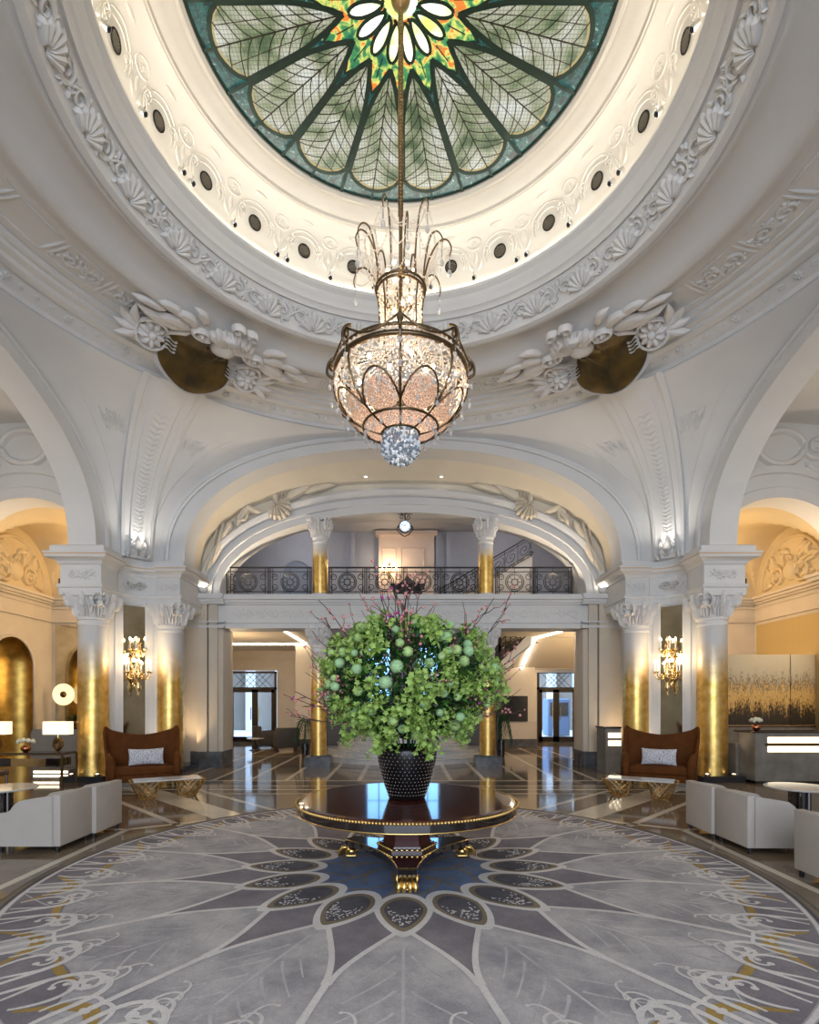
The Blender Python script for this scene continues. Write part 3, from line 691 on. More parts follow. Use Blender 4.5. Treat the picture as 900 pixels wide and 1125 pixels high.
# aisle transverse walls with semicircular arch, side walls, far bays
for sx, nm in ((-1, 'left'), (1, 'right')):
    X = lambda x: AX + sx * x
    w = MB()
    cxa, ra, z0 = 9.1, 1.9, 4.75
    ts = linsp(0, PI, 33)
    for y, flip in ((12.95, 0), (13.6, 1)):    # front / back faces above the springing
        for prof in ([(1.0, 0), (1.12, -.05), (1.14, 0), (1.3, 0), (1.31, -.06), (1.4, -.06), (1.41, 0.)],):
            for (k0, p0), (k1, p1) in zip(prof[:-1], prof[1:]):
                w.grid(lambda t, k, y=y, k0=k0, k1=k1, p0=p0, p1=p1: (X(max(7.1, min(11.02, cxa + ra * (k0 + (k1 - k0) * k) * cos(t)))), y + (p0 + (p1 - p0) * k) * (1 if not flip else -1), z0 + ra * (k0 + (k1 - k0) * k) * sin(t)), ts, [0, 1])
        w.grid(lambda t, k, y=y: (X(max(7.1, min(11.02, cxa + ra * 1.41 * (1 + k * .9) * cos(t)))), y, z0 + ra * 1.41 * (1 + .9 * k) * sin(t)), ts, [0, 1])
    w.grid(lambda t, k: (X(cxa + ra * cos(t)), 12.95 + .65 * k, z0 + ra * sin(t)), ts, [0, 1])
    fs_ = lambda u, v, h: (X(cxa + u), 12.95 - h, z0 + v)
    # cartouche and scrolls on the spandrel
    relief(w, [[(1.75 * 0 + .55 * cos(t), 3.1 + .4 * sin(t), .09) for t in linsp(0, 2 * PI, 30)]], fs_, .12)
    for s_ in (-1, 1):
        relief(w, [spiral(s_ * .85, 3.1, .3, 0 if s_ < 0 else PI, 1.5, s_, 18, .25), leaf(s_ * 1.1, 3.0, 0 if s_ > 0 else PI, .8, -s_ * .8, .2), leaf(s_ * 1.3, 2.6, (-.6 if s_ > 0 else PI + .6), .6, s_ * .6, .22), leaf(s_ * .6, 2.75, (-.9 if s_ > 0 else PI + .9), .5, s_ * .8, .22)], fs_, .1)
    w.build('wall_%s_aisle_arch' % nm, 'plaster', kind='structure', autosm=math.radians(35))
    # aisle vault: barrel running front to back above the side arch
    w = MB()
    w.grid(lambda t, y: (X(9.07 + 1.97 * cos(t)), y, 7.95 + .5 * sin(t)), linsp(0, PI, 25), [-1., 13.])
    w.build('ceiling_%s_aisle' % nm, 'plaster', kind='structure', smooth=True)
    # side wall with cornice
    w = MB()
    if sx > 0: w.box(min(X(11), X(11.3)), max(X(11), X(11.3)), -1, 17, 0, 8.7)
    else:
        yn, hw_, zt_ = 15.1, .86, 2.72
        w.box(X(11.3), X(11), -1, yn - hw_, 0, 8.6); w.box(X(11.3), X(11), yn + hw_, 17, 0, 8.6); w.box(X(11.3), X(11), yn - hw_, yn + hw_, zt_ + hw_, 8.6)
        w.grid(lambda a_, k: (X(11), yn + hw_ * cos(a_), zt_ + hw_ * (sin(a_) * (1 - k) + k)), linsp(0, PI, 33), [0, 1])
    w.build('wall_%s' % nm, 'stone_cream', kind='structure')
    w = MB()
    for z0_, z1_, p in ((4.2, 4.26, .06), (4.74, 4.80, .08), (4.80, 4.88, .16), (4.88, 4.95, .24), (4.62, 4.66, .04)):
        w.box(min(X(11), X(11 - p)), max(X(11), X(11 - p)), -1, 16.8, z0_, z1_)
        w.box(min(X(7.2), X(11)), max(X(7.2), X(11)), 16.8 - p, 16.8, z0_, z1_)
    w.build('trim_%s_cornice' % nm, 'stone_cream', kind='structure')
    # far bay: end wall, lunette vault in ochre
    w = MB()
    w.box(min(X(5.4), X(11.3)), max(X(5.4), X(11.3)), 16.8, 17.0, 0, 6.9)
    zc = 4.9
    N = 24
    def bay(u, v):   # cross vault over the bay u,v in -1..1
        a = sqrt(max(0, 1 - min(1, abs(u)) ** 2)); b_ = sqrt(max(0, 1 - min(1, abs(v)) ** 2))
        return (X(9.15 + 1.85 * u), 15.2 + 1.6 * v, zc + 1.8 * max(a, b_))
    us = [sin(PI / 2 * q) for q in linsp(-1, 1, 33)]
    w.grid(bay, us, us, 1)
    w.add([(X(11 - .01), 15.2 + 1.6 * cos(t), zc + 1.8 * sin(t)) for t in linsp(0, PI, 25)] , [tuple(range(25))], 1)
    w.add([(X(9.15 + 1.85 * cos(t)), 16.79, zc + 1.8 * sin(t)) for t in linsp(0, PI, 25)], [tuple(range(25))], 1)
    fl2 = lambda u, v, h: (X(11 - .015 - h), 15.2 + u, zc + v)
    relief(w, [[(1.25 * cos(t), .15 + 1.35 * sin(t), .05) for t in linsp(0, PI, 26)]], fl2, .07, 1)
    r = random.Random(5)
    for i in range(46):
        a = r.uniform(.15, PI - .15); q = sqrt(r.uniform(.12, .85)); relief(w, [leaf(q * 1.05 * cos(a), .15 + 1.1 * q * sin(a), a + r.uniform(-.8, .8), r.uniform(.25, .5), r.uniform(-1.6, 1.6), .2)], fl2, .09, 1)
    for s_ in (-1, 1):
        relief(w, [spiral(s_ * .5, .45, .3, 0, 1.5, s_, 18, .22)], fl2, .12, 1)
    dome(w, 0, .55, .3, fl2, .16, 1)
    w.build('wall_%s_bay' % nm, ['stone_cream', 'bay_ochre'], kind='structure', autosm=math.radians(35))
    # frieze ornament on the side wall of the bay
    # inner partition behind the pier
    w = MB(); w.box(min(X(5.4), X(7.15)), max(X(5.4), X(7.15)), 14.85, 16.78, 0, 6.88)
    w.build('wall_%s_partition' % nm, 'stone_cream', kind='structure')
    # pilaster on the side wall
    w = MB(); w.box(min(X(10.72), X(11)), max(X(10.72), X(11)), 13.0, 13.75, 0, 4.75)
    for z0_, z1_, p in ((4.2, 4.26, .05), (4.75, 4.83, .08), (4.83, 4.92, .2), (4.92, 5.0, .26)): w.box(min(X(10.72 - p), X(11)), max(X(10.72 - p), X(11)), 13.0 - p, 13.75 + p, z0_, z1_)
    w.build('wall_%s_pilaster' % nm, 'stone_cream', kind='structure')

# ---- back wall (balcony plane)
YW = 14.2
w = MB()
a_op, c_op, zb = 4.85, 2.18, 4.55
def opn(t, k): # k 0 opening, 1 outer archivolt
    return sup(a_op + .62 * k, c_op + .66 * k, t, 2.15, zb)
steps = [(0, .10), (0, 0), (.30, 0), (.32, -.05), (.42, -.05), (.44, .02), (.62, .02), (.66, -.04), (.78, -.09), (.86, -.11), (1.0, -.02), (1.0, .02)]
for (b0, p0), (b1, p1) in zip(steps[:-1], steps[1:]):
    w.grid(lambda t, k, b0=b0, p0=p0, b1=b1, p1=p1: (AX + opn(t, b0 + (b1 - b0) * k)[0], YW + p0 + (p1 - p0) * k, opn(t, b0 + (b1 - b0) * k)[1]), TP, [0, 1], 0)
w.grid(lambda t, k: (AX + opn(t, 0)[0], YW + .1 + .5 * k, opn(t, 0)[1]), TP, [0, 1], 0)
# spandrel above
w.grid(lambda t, k: (AX + opn(t, 1 + k * 1.8)[0], YW + .02, opn(t, 1 + k * 1.8)[1]), TP, [0, 1], 1)
w.build('wall_back_arch', ['plaster', 'plaster_warm'], kind='structure', autosm=math.radians(35))
# vault between the big arch and the back wall
w = MB()
w.grid(lambda t, k: (AX + (A_IN + .1 * k) * (sup(1, 1, t)[0]), YC + S2 + (YW - YC - S2) * k, SPR + (C_IN - .33 * k) * (sup(1, 1, t, z0=0)[1])), TP, linsp(0, 1, 5))
fv = lambda u, v, h: (AX + u, YW - .04 - h, v)
for s_ in (-1, 1):
    # shell + drapery + scroll reliefs over the archivolt
    relief(w, [[(s_ * x, y, q) for x, y, q in st] for st in shell(3.35, 6.95, .5, -2.3, 2.2, 8, .13)], fv, .14)
    relief(w, [[(s_ * x, y, q) for x, y, q in st] for st in [leaf(3.1, 7.0, 2.4, .9, .6, .16), leaf(2.6, 7.2, 2.7, .9, .5, .12), leaf(3.3, 6.9, 1.2, .45, .8, .2), leaf(3.7, 6.7, .2, .6, .6, .16), leaf(4.0, 6.9, -.8, .7, -.5, .18), spiral(4.25, 6.6, .2, 0, 1.5, 1, 16, .2), leaf(4.5, 6.5, -1.2, .6, .4, .16), leaf(4.8, 6.0, -1.3, .7, .1, .12)]], fv, .13)
    relief(w, [[(s_ * (4.72 + .5 * t ** 1.6), 6.55 - 1.45 * t, .05) for t in linsp(0, 1, 12)], [(s_ * (4.86 + .42 * t ** 1.6), 6.55 - 1.45 * t, .03) for t in linsp(0, 1, 12)]], fv, .08)
    for t in linsp(0, 1, 6): relief(w, [[(s_ * (3.0 + .12 * t * 4), 7.55 - .0 * q - q * .5, .03) for q in linsp(0, 1, 5)]], fv, .08)
w.build('ceiling_back_vault', 'plaster_warm', kind='structure', autosm=math.radians(35))
# lower part of back wall: entablature beam, jambs with pilasters
w = MB()
w.box(-7.2, 7.1, YW - .02, YW + .62, 3.68, 4.35)
for z0_, z1_, p in ((3.66, 3.72, .04), (3.80, 3.84, .04), (4.28, 4.33, .06), (4.33, 4.40, .12), (4.40, 4.47, .2), (4.47, 4.54, .14)):
    w.box(-5.45, 5.35, YW - .02 - p, YW + .64, z0_, z1_)
for s_ in (-1, 1):
    X = lambda x: AX + s_ * x
    jw = MB()
    for x0, x1, p in ((4.76, 7.2, 0), (4.88, 5.10, .10), (5.14, 5.40, .14)):
        jw.box(min(X(x0), X(x1)), max(X(x0), X(x1)), YW - p, YW + .60, 0, 3.68 if not p else 4.28)
    for z0_, z1_, p in ((3.66, 3.72, .04), (3.80, 3.84, .04), (4.28, 4.33, .06), (4.33, 4.40, .12), (4.40, 4.47, .2), (4.47, 4.54, .14)):
        w.box(min(X(4.68), X(5.36)), max(X(4.68), X(5.36)), YW - .14 - p, YW, z0_, z1_)
        w.box(min(X(5.36), X(7.2)), max(X(5.36), X(7.2)), YW - p, YW, z0_, z1_)
    jw.build('wall_back_jamb_' + ('left' if s_ < 0 else 'right'), 'stone_cream', kind='structure')
    w.box(min(X(4.9), X(7.2)), max(X(4.9), X(7.2)), YW + .03, YW + .6, 4.5, 7.9)
fb = lambda u, v, h: (u, YW - .02 - h, 4.05 + v)
for i in range(14):
    relief(w, [[(x - 4.6 + i * .66, y, q) for x, y, q in st] for st in acanthus(.62, .3, 2, i, .8)], fb, .012)
w.build('wall_back', 'plaster', kind='structure', merge=True)
w = MB()
for s_ in (-1, 1):
    X = lambda x: AX + s_ * x
    w.box(min(X(4.72), X(5.44)), max(X(4.72), X(5.44)), YW - .2, YW + .66, 0, .42)
    w.box(min(X(5.3), X(5.6)), max(X(5.3), X(5.6)), YW - .06, YW + .3, 0, .42)
w.build('baseboard_back', 'baseboard', kind='structure')

# ---- upper room behind the balcony
w = MB(); w.box(-6.2, 6.2, YW + .62, 17.6, 4.36, 4.5)
w.box(-6.2, 6.2, YW + .0, YW + .66, 4.36, 4.54)
w.build('floor_balcony', 'stone_cream', kind='structure')
w = MB(); yb = 17.6
w.box(-6.2, 6.2, yb, yb + .2, 4.4, 7.4, 0)
# grey wall with arched niches
def niche(mb, xc, hw, z0, zt, y, d=.12, mi=1):
    pts = [(xc - hw, z0), (xc + hw, z0)] + [(xc + hw * cos(t), zt + hw * sin(t)) for t in linsp(0, PI, 17)]
    mb.prism(pts, y - .02, y + .0, mi)
    outl = [(xc - hw, z0)] + [(xc - hw * cos(t), zt + hw * sin(t)) for t in linsp(0, PI, 17)] + [(xc + hw, z0)]
    mb.tube([(x, y - .03, z) for x, z in outl], .035, 6, 0)
niche(w, -3.55, .5, 4.5, 5.85, yb)
w.box(-1.75, -1.62, yb - .12, yb, 4.5, 7.2, 0)
w.box(1.0, 1.12, yb - .14, yb, 4.5, 7.2, 0); w.box(1.35, 1.5, yb - .1, yb, 4.5, 7.2, 0)
w.build('wall_upper_back', ['room_grey', mat('niche_blue', (.20, .23, .28), .6)], kind='structure', autosm=math.radians(35))
w = MB()   # warm panelled door wall in the middle
w.box(-.85, .95, yb - .2, yb - .02, 4.5, 7.29)
for x0, x1, z0_, z1_ in ((-.72, -.3, 4.7, 6.7), (-.12, .62, 4.7, 6.7)):
    w.tube([(x0, yb - .21, z0_), (x1, yb - .21, z0_), (x1, yb - .21, z1_), (x0, yb - .21, z1_)], .02, 4, 0, True)
w.box(-.95, 1.05, yb - .3, yb - .02, 7.1, 7.25)
fw = lambda u, v, h: (.78 + u, yb - .2 - h, 6.2 + v)
relief(w, [leaf(0, -.1 * k, -PI / 2, .2, .5 * (-1) ** k, .3) for k in range(6)], fw, .05)
w.build('wall_upper_panelled', mat('rose_plaster', (.66, .52, .42), .6), kind='structure', merge=True)
w = MB(); w.box(-6.2, -6.0, YW + .6, 17.6, 4.4, 7.4); w.box(6.0, 6.2, YW + .6, 17.6, 4.4, 7.4)
w.build('wall_upper_sides', 'room_grey', kind='structure')
w = MB(); w.box(-6.2, 6.2, YW + .6, 17.6, 7.3, 7.45); w.build('ceiling_upper_room', 'room_grey', kind='structure')

# ---- lower lobby
w = MB()
w.box(-7.9, 4.1, YW + .62, 23.6, 3.95, 4.1); w.box(4.1, 7.7, YW + .62, 18.6, 3.95, 4.1)
w.add([(4.1, 18.6, 3.95), (7.7, 18.6, 3.95), (7.7, 20.8, 3.02), (4.1, 20.8, 3.02)], [(0, 1, 2, 3)])
w.add([(4.1, 18.6, 3.95), (4.1, 20.8, 3.02), (4.1, 20.8, 3.95)], [(0, 1, 2)])
w.box(4.1, 7.7, 20.8, 23.6, 3.0, 3.1)
w.build('ceiling_lobby', 'ceiling_white', kind='structure')
w = MB(); w.box(-8.0, -7.9, YW + .6, 23.6, 0, 4); w.build('wall_lobby_left', 'stone_cream', kind='structure')
w = MB(); w.box(7.7, 7.8, YW + .6, 23.6, 0, 4); w.build('wall_lobby_right', 'stone_cream', kind='structure')
YD = 23.3
w = MB()
w.box(-7.9, -7.68, YD, YD + .25, 0, 4); w.box(-7.68, -5.55, YD, YD + .25, 3.1, 4); w.box(-5.55, -3.9, YD, YD + .25, 0, 4)
w.box(5.7, 7.7, YD, YD + .25, 3.06, 3.2); w.box(4.1, 5.72, YD, YD + .25, 0, 3.2); w.box(7.5, 7.7, YD, YD + .25, 0, 3.2)
w.box(-7.9, -4.2, YD - .12, YD, 3.6, 3.95)
w.build('wall_lobby_end', 'stone_cream', kind='structure')
w = MB(); w.box(-4.2, -2.75, 20.6, 20.9, 0, 3.94); w.box(-4.2, -4.0, 20.9, 23.29, 0, 3.94)
w.box(3.3, 5.0, 20.7, 20.95, 0, 3.95); w.build('wall_lobby_return', 'stone_cream', kind='structure')
w = MB(); w.box(-2.75, 3.3, 18.6, 18.8, 0, 3.95); w.box(-2.8, -2.7, 18.6, 20.6, 0, 3.95); w.box(3.25, 3.35, 18.6, 20.7, 0, 3.95)
w.build('wall_stair_back', 'darkwall', kind='structure')
w = MB(); w.box(-4.22, -2.75, 20.54, 20.6, 0, .3); w.box(3.3, 5.02, 20.64, 20.7, 0, .3); w.box(-5.5, -4.3, YD - .05, YD, 0, .3); w.box(4.9, 5.06, 20.6, 23.3, 0, .3)
w.box(-7.9, -7.84, 15, 23.3, 0, .3); w.build('baseboard_lobby', 'baseboard', kind='structure')

# invented windows over the stairs, added to put a blue reflection on the tabletop
for n_, (x0, x1) in ((2, (-1.35, -.45)), (3, (.35, 1.2))):
    fr_ = MB()
    for a_, b_ in ((x0, x0 + .06), (x1 - .06, x1), ((x0 + x1) / 2 - .02, (x0 + x1) / 2 + .02)): fr_.box(a_, b_, 18.52, 18.6, 1.7, 3.85)
    for z_ in (1.7, 2.4, 3.1, 3.79): fr_.box(x0, x1, 18.52, 18.6, z_, z_ + .06)
    wo = fr_.build('window_%d' % n_, 'ebony', kind='structure')
    pn = MB(); pn.box(x0 + .05, x1 - .05, 18.56, 18.58, 1.74, 3.8); pn.build('window_pane', emit('daylit_pane_%d' % n_, (.22, .52, 1), 2.6), wo)

# street doors
def street_door(x0, x1, zt, n):
    rt = MB()
    F = .09
    rt.box(x0, x0 + F, YD, YD + .1, 0, zt); rt.box(x1 - F, x1, YD, YD + .1, 0, zt); rt.box(x0, x1, YD, YD + .1, zt - F, zt); rt.box(x0, x1, YD, YD + .1, 2.27, 2.37)
    d = rt.build('door_%d' % n, 'ebony', kind='structure')
    d['label'] = 'dark framed glass street door on the %s with lattice transom' % ('left' if x0 < 0 else 'right')
    xm = (x0 + x1) / 2 + (.1 if x0 < 0 else -.05)
    for a, b in ((x0 + F, xm), (xm, x1 - F)):
        lf = MB(); 
        lf.box(a, a + .13, YD + .02, YD + .08, 0, 2.27); lf.box(b - .13, b, YD + .02, YD + .08, 0, 2.27); lf.box(a, b, YD + .02, YD + .08, 0, .22); lf.box(a, b, YD + .02, YD + .08, 2.15, 2.27)
        lo = lf.build('door_leaf', 'ebony', d)
        gp = MB(); gp.box(a + .13, b - .13, YD + .045, YD + .055, .22, 2.15); gp.build('glass_pane', 'glass', lo)
        hb = MB(); xh = b - .16 if a < xm - .2 and b == xm else a + .16
        hb.tube([(xh, YD - .03, .95), (xh, YD - .03, 1.5)], .02, 8); hb.build('door_handle', 'brass', lo)
    tr = MB(); tr.box(x0 + F, x1 - F, YD + .045, YD + .055, 2.37, zt - F)
    tr.build('transom_pane', 'glass', d)
    lt = MB(); W_ = x1 - x0 - 2 * F; H_ = zt - F - 2.37; k = 7
    for i in range(k * 2 + 1):
        for sg_ in (-1, 1):
            xs = x0 + F + W_ * i / (k * 2) if False else x0 + F + (i - k / 2) * W_ / k
            pts = []
            for t in (0, 1):
                pts.append((xs + (H_ * t if sg_ > 0 else H_ * (1 - t)), 2.37 + H_ * t))
            if pts[0][0] >= x0 + F and pts[1][0] >= x0 + F and pts[0][0] <= x1 - F and pts[1][0] <= x1 - F:
                lt.tube([(pts[0][0], YD + .03, pts[0][1]), (pts[1][0], YD + .03, pts[1][1])], .011, 4)
    lt.build('lattice', 'iron', d)
street_door(-7.66, -5.58, 3.06, 1); street_door(5.74, 7.5, 3.06, 2)
# street beyond
w = MB(); w.box(-12, 12, 24.2, 34, -.1, -.01); w.build('floor_street', 'pave', kind='structure')
for x, wd, h, y, lb in ((-9.6, 1.0, 2.6, 27, 'blue grey street kiosk seen through the left glass door'), (7.6, 1.1, 1.9, 26.5, 'deep blue van side seen through the right glass door')):
    o = MB(); o.rbox(x - wd / 2, x + wd / 2, y, y + 1, .05, h, .06); o.box(x - wd * .4, x + wd * .4, y - .02, y, h * .55, h * .9, 1)
    tag(o.build('street_kiosk' if x < 0 else 'parked_van', ['blueroom', 'screen']), lb, 'kiosk' if x < 0 else 'van')
w = MB()
for x in (-11.5, -9.8, -8.0, 6.2, 8.8, 10.4): w.box(x, x + .5, 33, 33.4, 0, 7, 0)
w.box(-13, 13, 33.4, 33.8, 0, 9, 1)
tag(w.build('street_facade', ['pave', 'greyfab']), 'pale building front across the street beyond the glass doors', 'building')

# lobby ceiling light strips
def lstrip(name, pts, lb):
    o = MB(); o.tube(pts, .045, 4); tag(o.build(name, 'strip'), lb, 'light', None)
lstrip('ceiling_light_strip', [(-6.9, 20.4, 3.935), (-3.75, 20.4, 3.935), (-3.75, 16.6, 3.935)], 'L-shaped warm light strip in the lobby ceiling left of the stairs')
lstrip('ceiling_light_strip', [(4.9, 16.7, 3.935), (4.5, 18.5, 3.93), (4.5, 20.7, 3.02)], 'bent warm light strip running down the sloping ceiling right of the stairs')

# ================================================================== COLUMNS
def capital(mb, r, z0, z1, ab):
    H = z1 - z0
    mb.lathe([(r * .98, z0 - .12), (r * 1.06, z0 - .10), (r * 1.06, z0 - .06), (r * .98, z0 - .04), (r * .98, z0), (r * 1.10, z0 + .02), (r * 1.1, z0 + .06), (r, z0 + .08), (r * 1.05, z0 + H * .5), (r * 1.3, z1 - .08)], 24)
    # abacus with concave sides
    pts = []
    for k in range(4):
        a = PI / 4 + k * PI / 2; b = a + PI / 2
        for t in linsp(0, 1, 7)[:-1]:
            x = ab * (cos(a) * (1 - t) + cos(b) * t) * sqrt(2); y = ab * (sin(a) * (1 - t) + sin(b) * t) * sqrt(2); q = 1 - .13 * sin(PI * t); pts.append((x * q, y * q))
    mb.prism(pts, z1 - .08, z1, ax='z')
    f = lambda u, v, h: ((r * (1.02 + .40 * (max(0, v) / H) ** 1.5) + h) * cos(u), (r * (1.02 + .40 * (max(0, v) / H) ** 1.5) + h) * sin(u), z0 + .05 + v)
    q = r / .3
    for k in range(8):
        a = k * PI / 4
        relief(mb, [[(a + dx * (.14 + .06 * sin(PI * t)), .01 + t * H * .55, .07 * (1 - t * .5)) for t in linsp(0, 1, 6)] for dx in (-1, 1)], f, .07 * q)
        relief(mb, [[(a, .01 + t * H * .6, .06) for t in linsp(0, 1, 6)]], f, .10 * q)
        dome(mb, a, H * .60, .13, f, .15 * q, n=10)
        relief(mb, [[(a + PI / 8 + dx * (.03 + .16 * t ** 1.5), .08 + t * H * .74, .055) for t in linsp(0, 1, 7)] for dx in (-1, 1)], f, .09 * q)
        dome(mb, a + PI / 8, H * .30, .09, f, .10 * q, n=8)
    for k in range(4):
        a = PI / 4 + k * PI / 2
        for dx in (-1, 1): relief(mb, [spiral(a + dx * .15, H * .70, .17, 0 if dx < 0 else PI, 1.5, -dx, 16, .30)], f, .19 * q)
        mb.ball((r * 1.62 * cos(a), r * 1.62 * sin(a), z0 + H * .72), .075 * q, 10, 8)
        dome(mb, k * PI / 2, H * .86, .14, f, .10 * q)
def column(name, r, zbase, zcap0, zcap1, label, group, base='stone', shaft='shaft', loc=(0, 0, 0), zplinth=.14):
    t = thing(name, label, 'column', loc, 0, group)
    b = MB(); b.lathe([(r * 1.28, 0), (r * 1.28, zplinth * .45), (r * 1.18, zplinth * .5), (r * 1.22, zplinth * .65), (r * 1.15, zplinth * .85), (r * 1.05, zplinth)], 32, cap=True)
    b.build('base', base, t, autosm=.6)
    s = MB(); s.lathe([(r, zplinth), (r, zplinth + (zcap0 - zplinth) * .35), (r * .985, zplinth + (zcap0 - zplinth) * .7), (r * .95, zcap0 - .1)], 40)
    s.build('shaft', shaft, t, autosm=.6)
    c = MB(); capital(c, r * .95, zcap0, zcap1, r * 1.32); c.build('capital', 'relief', t, autosm=.7)
    return t
c0 = column('gilded_column', .31, 0, 3.50, 4.0, 'thick gilded column at the front of the left pier, beside the brown loveseat', 'gilded pier columns', base='blackstone', loc=(AX - 6.88, YC + 5.64, .13), zplinth=.12)
c0.location.z = .0
copy_tree(c0, (AX - 5.72, YC + 6.88, 0), 0, 'gilded column at the rear of the left pier, just right of its mirror')
copy_tree(c0, (AX + 6.88, YC + 5.64, 0), 0, 'thick gilded column at the front of the right pier, beside the reception desk')
copy_tree(c0, (AX + 5.72, YC + 6.88, 0), 0, 'gilded column at the rear of the right pier, just left of its mirror')
lc = column('gilded_column', .21, 0, 3.15, 3.66, 'slim gilded column under the balcony left of the flower arrangement', 'slim columns under the balcony', base='baseboard', loc=(AX - 2.27, YW + .25, 0), zplinth=.3)
copy_tree(lc, (AX + 2.27, YW + .25, 0), 0, 'slim gilded column under the balcony right of the flower arrangement')
uc = column('gilded_column', .20, 0, 1.5, 1.95, 'short gilded column standing on the balcony, left of the hanging clock', 'short columns on the balcony', base='relief', shaft='shaft_up', loc=(AX - 2.22, YW + .2, 4.54), zplinth=.07)
copy_tree(uc, (AX + 2.22, YW + .2, 4.54), 0, 'short gilded column standing on the balcony, right of the hanging clock')
# square blue-black plinth blocks under the slim columns belong to them
for o in [x for x in bpy.data.objects if x.name.startswith('gilded_column') and abs(x.location.y - YW - .25) < .01]:
    b = MB(); b.box(-.34, .34, -.34, .34, 0, .26); b.build('plinth', 'baseboard', o)

# small puck uplighters at the column feet
for (x, y, lb) in ((-7.18, 11.55, 'outer side of the front left column'), (-6.62, 11.55, 'inner side of the front left column'), (6.5, 11.55, 'inner side of the front right column'), (7.08, 11.55, 'outer side of the front right column')):
    o = MB(); o.lathe([(.05, .131), (.05, .16), (.035, .165), (0.001, .162)], 12, (x, y, 0)); 
    t = tag(o.build('floor_uplighter', ['bronze']), 'small round uplighter at the ' + lb, 'light', 'uplighters at the columns')
    l = MB(); l.lathe([(.033, .166), (.001, .167)], 12, (x, y, 0)); l.build('lens', 'uplit', t)

# ================================================================== BALUSTRADES
def balpanel(mb, x0, x1, y, z0, z1, nmotif):
    mb.box(x0, x1, y - .025, y + .025, z1 - .035, z1); mb.box(x0, x1, y - .012, y + .012, z0, z0 + .03)
    mb.box(x0, x1, y - .01, y + .01, z1 - .14, z1 - .12); mb.box(x0, x1, y - .01, y + .01, z0 + .11, z0 + .13)
    W_ = (x1 - x0) / nmotif; H = z1 - z0
    for i in range(nmotif):
        xc = x0 + (i + .5) * W_; zc = z0 + H * .48; R = min(W_ * .36, H * .31)
        mb.box(x0 + i * W_ - .014, x0 + i * W_ + .014, y - .014, y + .014, z0, z1)
        for rr in (R, R * .82, R * .35):
            mb.tube([(xc + rr * cos(t), y, zc + rr * sin(t)) for t in linsp(0, 2 * PI, 25)[:-1]], .012, 4, 0, True)
        for a in range(8):
            t = a * PI / 4; mb.tube([(xc + R * .35 * cos(t), y, zc + R * .35 * sin(t)), (xc + R * .82 * cos(t), y, zc + R * .82 * sin(t))], .007, 4)
        for sx_ in (-1, 1):
            for sz_ in (-1, 1):
                sp = spiral(xc + sx_ * W_ * .38, zc + sz_ * H * .24, H * .08, 0, 1.3, sx_ * sz_, 12)
                mb.tube([(p[0], y, p[1]) for p in sp], .007, 4)
        for dx in (-.46, -.41, .41, .46):
            mb.tube([(xc + dx * W_, y, z0), (xc + dx * W_, y, z1)], .010, 4)
        for sx_ in (-1, 1):
            for zz_ in (.3, .66): mb.tube([(xc + sx_ * W_ * .36 + .3 * R * cos(q), y, z0 + H * zz_ + .3 * R * sin(q)) for q in linsp(0, 2 * PI, 13)[:-1]], .009, 4, 0, True)
        mb.tube([(xc, y, z0), (xc, y, zc - R)], .007, 4); mb.tube([(xc, y, zc + R), (xc, y, z1)], .007, 4)
    mb.box(x1 - .014, x1 + .014, y - .014, y + .014, z0, z1)
for x0, x1, n, lb in ((-4.75, -2.5, 2, 'black wrought iron balcony railing left of the left balcony column'), (-2.04, 1.96, 4, 'long black wrought iron balcony railing between the two balcony columns'), (2.42, 4.45, 2, 'black wrought iron balcony railing right of the right balcony column')):
    o = MB(); balpanel(o, x0, x1, YW + .12, 4.54, 5.32, n)
    tag(o.build('balcony_railing', 'iron'), lb, 'railing', 'balcony railings')
# upper stair flight + railing
def sloperail(mb, p0, p1, h, n):
    p0, p1 = Vector(p0), Vector(p1); d = p1 - p0
    for k in (0, .12, .86, 1.): mb.tube([p0 + Vector((0, 0, h * k)), p1 + Vector((0, 0, h * k))], .018 if k == 1 else .01, 4)
    for i in range(n + 1): q = p0 + d * i / n; mb.tube([q, q + Vector((0, 0, h))], .009, 4)
    for i in range(n):
        q = p0 + d * (i + .5) / n + Vector((0, 0, h * .5)); r_ = h * .3; hx = d.xy.normalized()
        sp = spiral(0, 0, r_, 1., 1.6, 1 if i % 2 else -1, 18)
        mb.tube([(q.x + hx.x * a, q.y + hx.y * a, q.z + b + a * d.z / d.xy.length) for a, b, _ in sp], .009, 4)
o = thing('upper_staircase', 'stone stair with black scrolled iron railing rising right behind the balcony', 'staircase', (0, 0, 4.5))
s = MB()
for i in range(11): s.box(1.1 + i * .26, 1.1 + (i + 1) * .26, 16.7, 17.55, 0, .16 * (i + 1))
s.build('steps', 'stone_cream', o)
s = MB(); sloperail(s, (1.1, 16.65, .1), (3.9, 16.65, 1.75), .62, 7); 
s.tube([(1.1, 16.65, .1), (1.1, 16.65, .8)], .03, 6); s.tube([(3.9, 16.65, 1.75), (4.0, 16.75, 1.9), (3.95, 17.1, 2.0)], .018, 4)
s.build('railing', 'iron', o)
# dark console with pediment on the balcony floor, behind railing
o = thing('carved_cabinet', 'dark carved cabinet with a peaked crest behind the balcony railing', 'cabinet', (.08, 15.9, 4.5))
s = MB(); s.box(-.42, .42, -.2, .2, .0, .62); s.box(-.5, .5, -.25, .25, .62, .68); s.build('body', 'iron', o)
s = MB(); s.prism([(-.3, .68), (.3, .68), (.16, .8), (.08, .86), (0, .97), (-.08, .86), (-.16, .8)], -.05, .05); s.build('crest', 'leather', o)

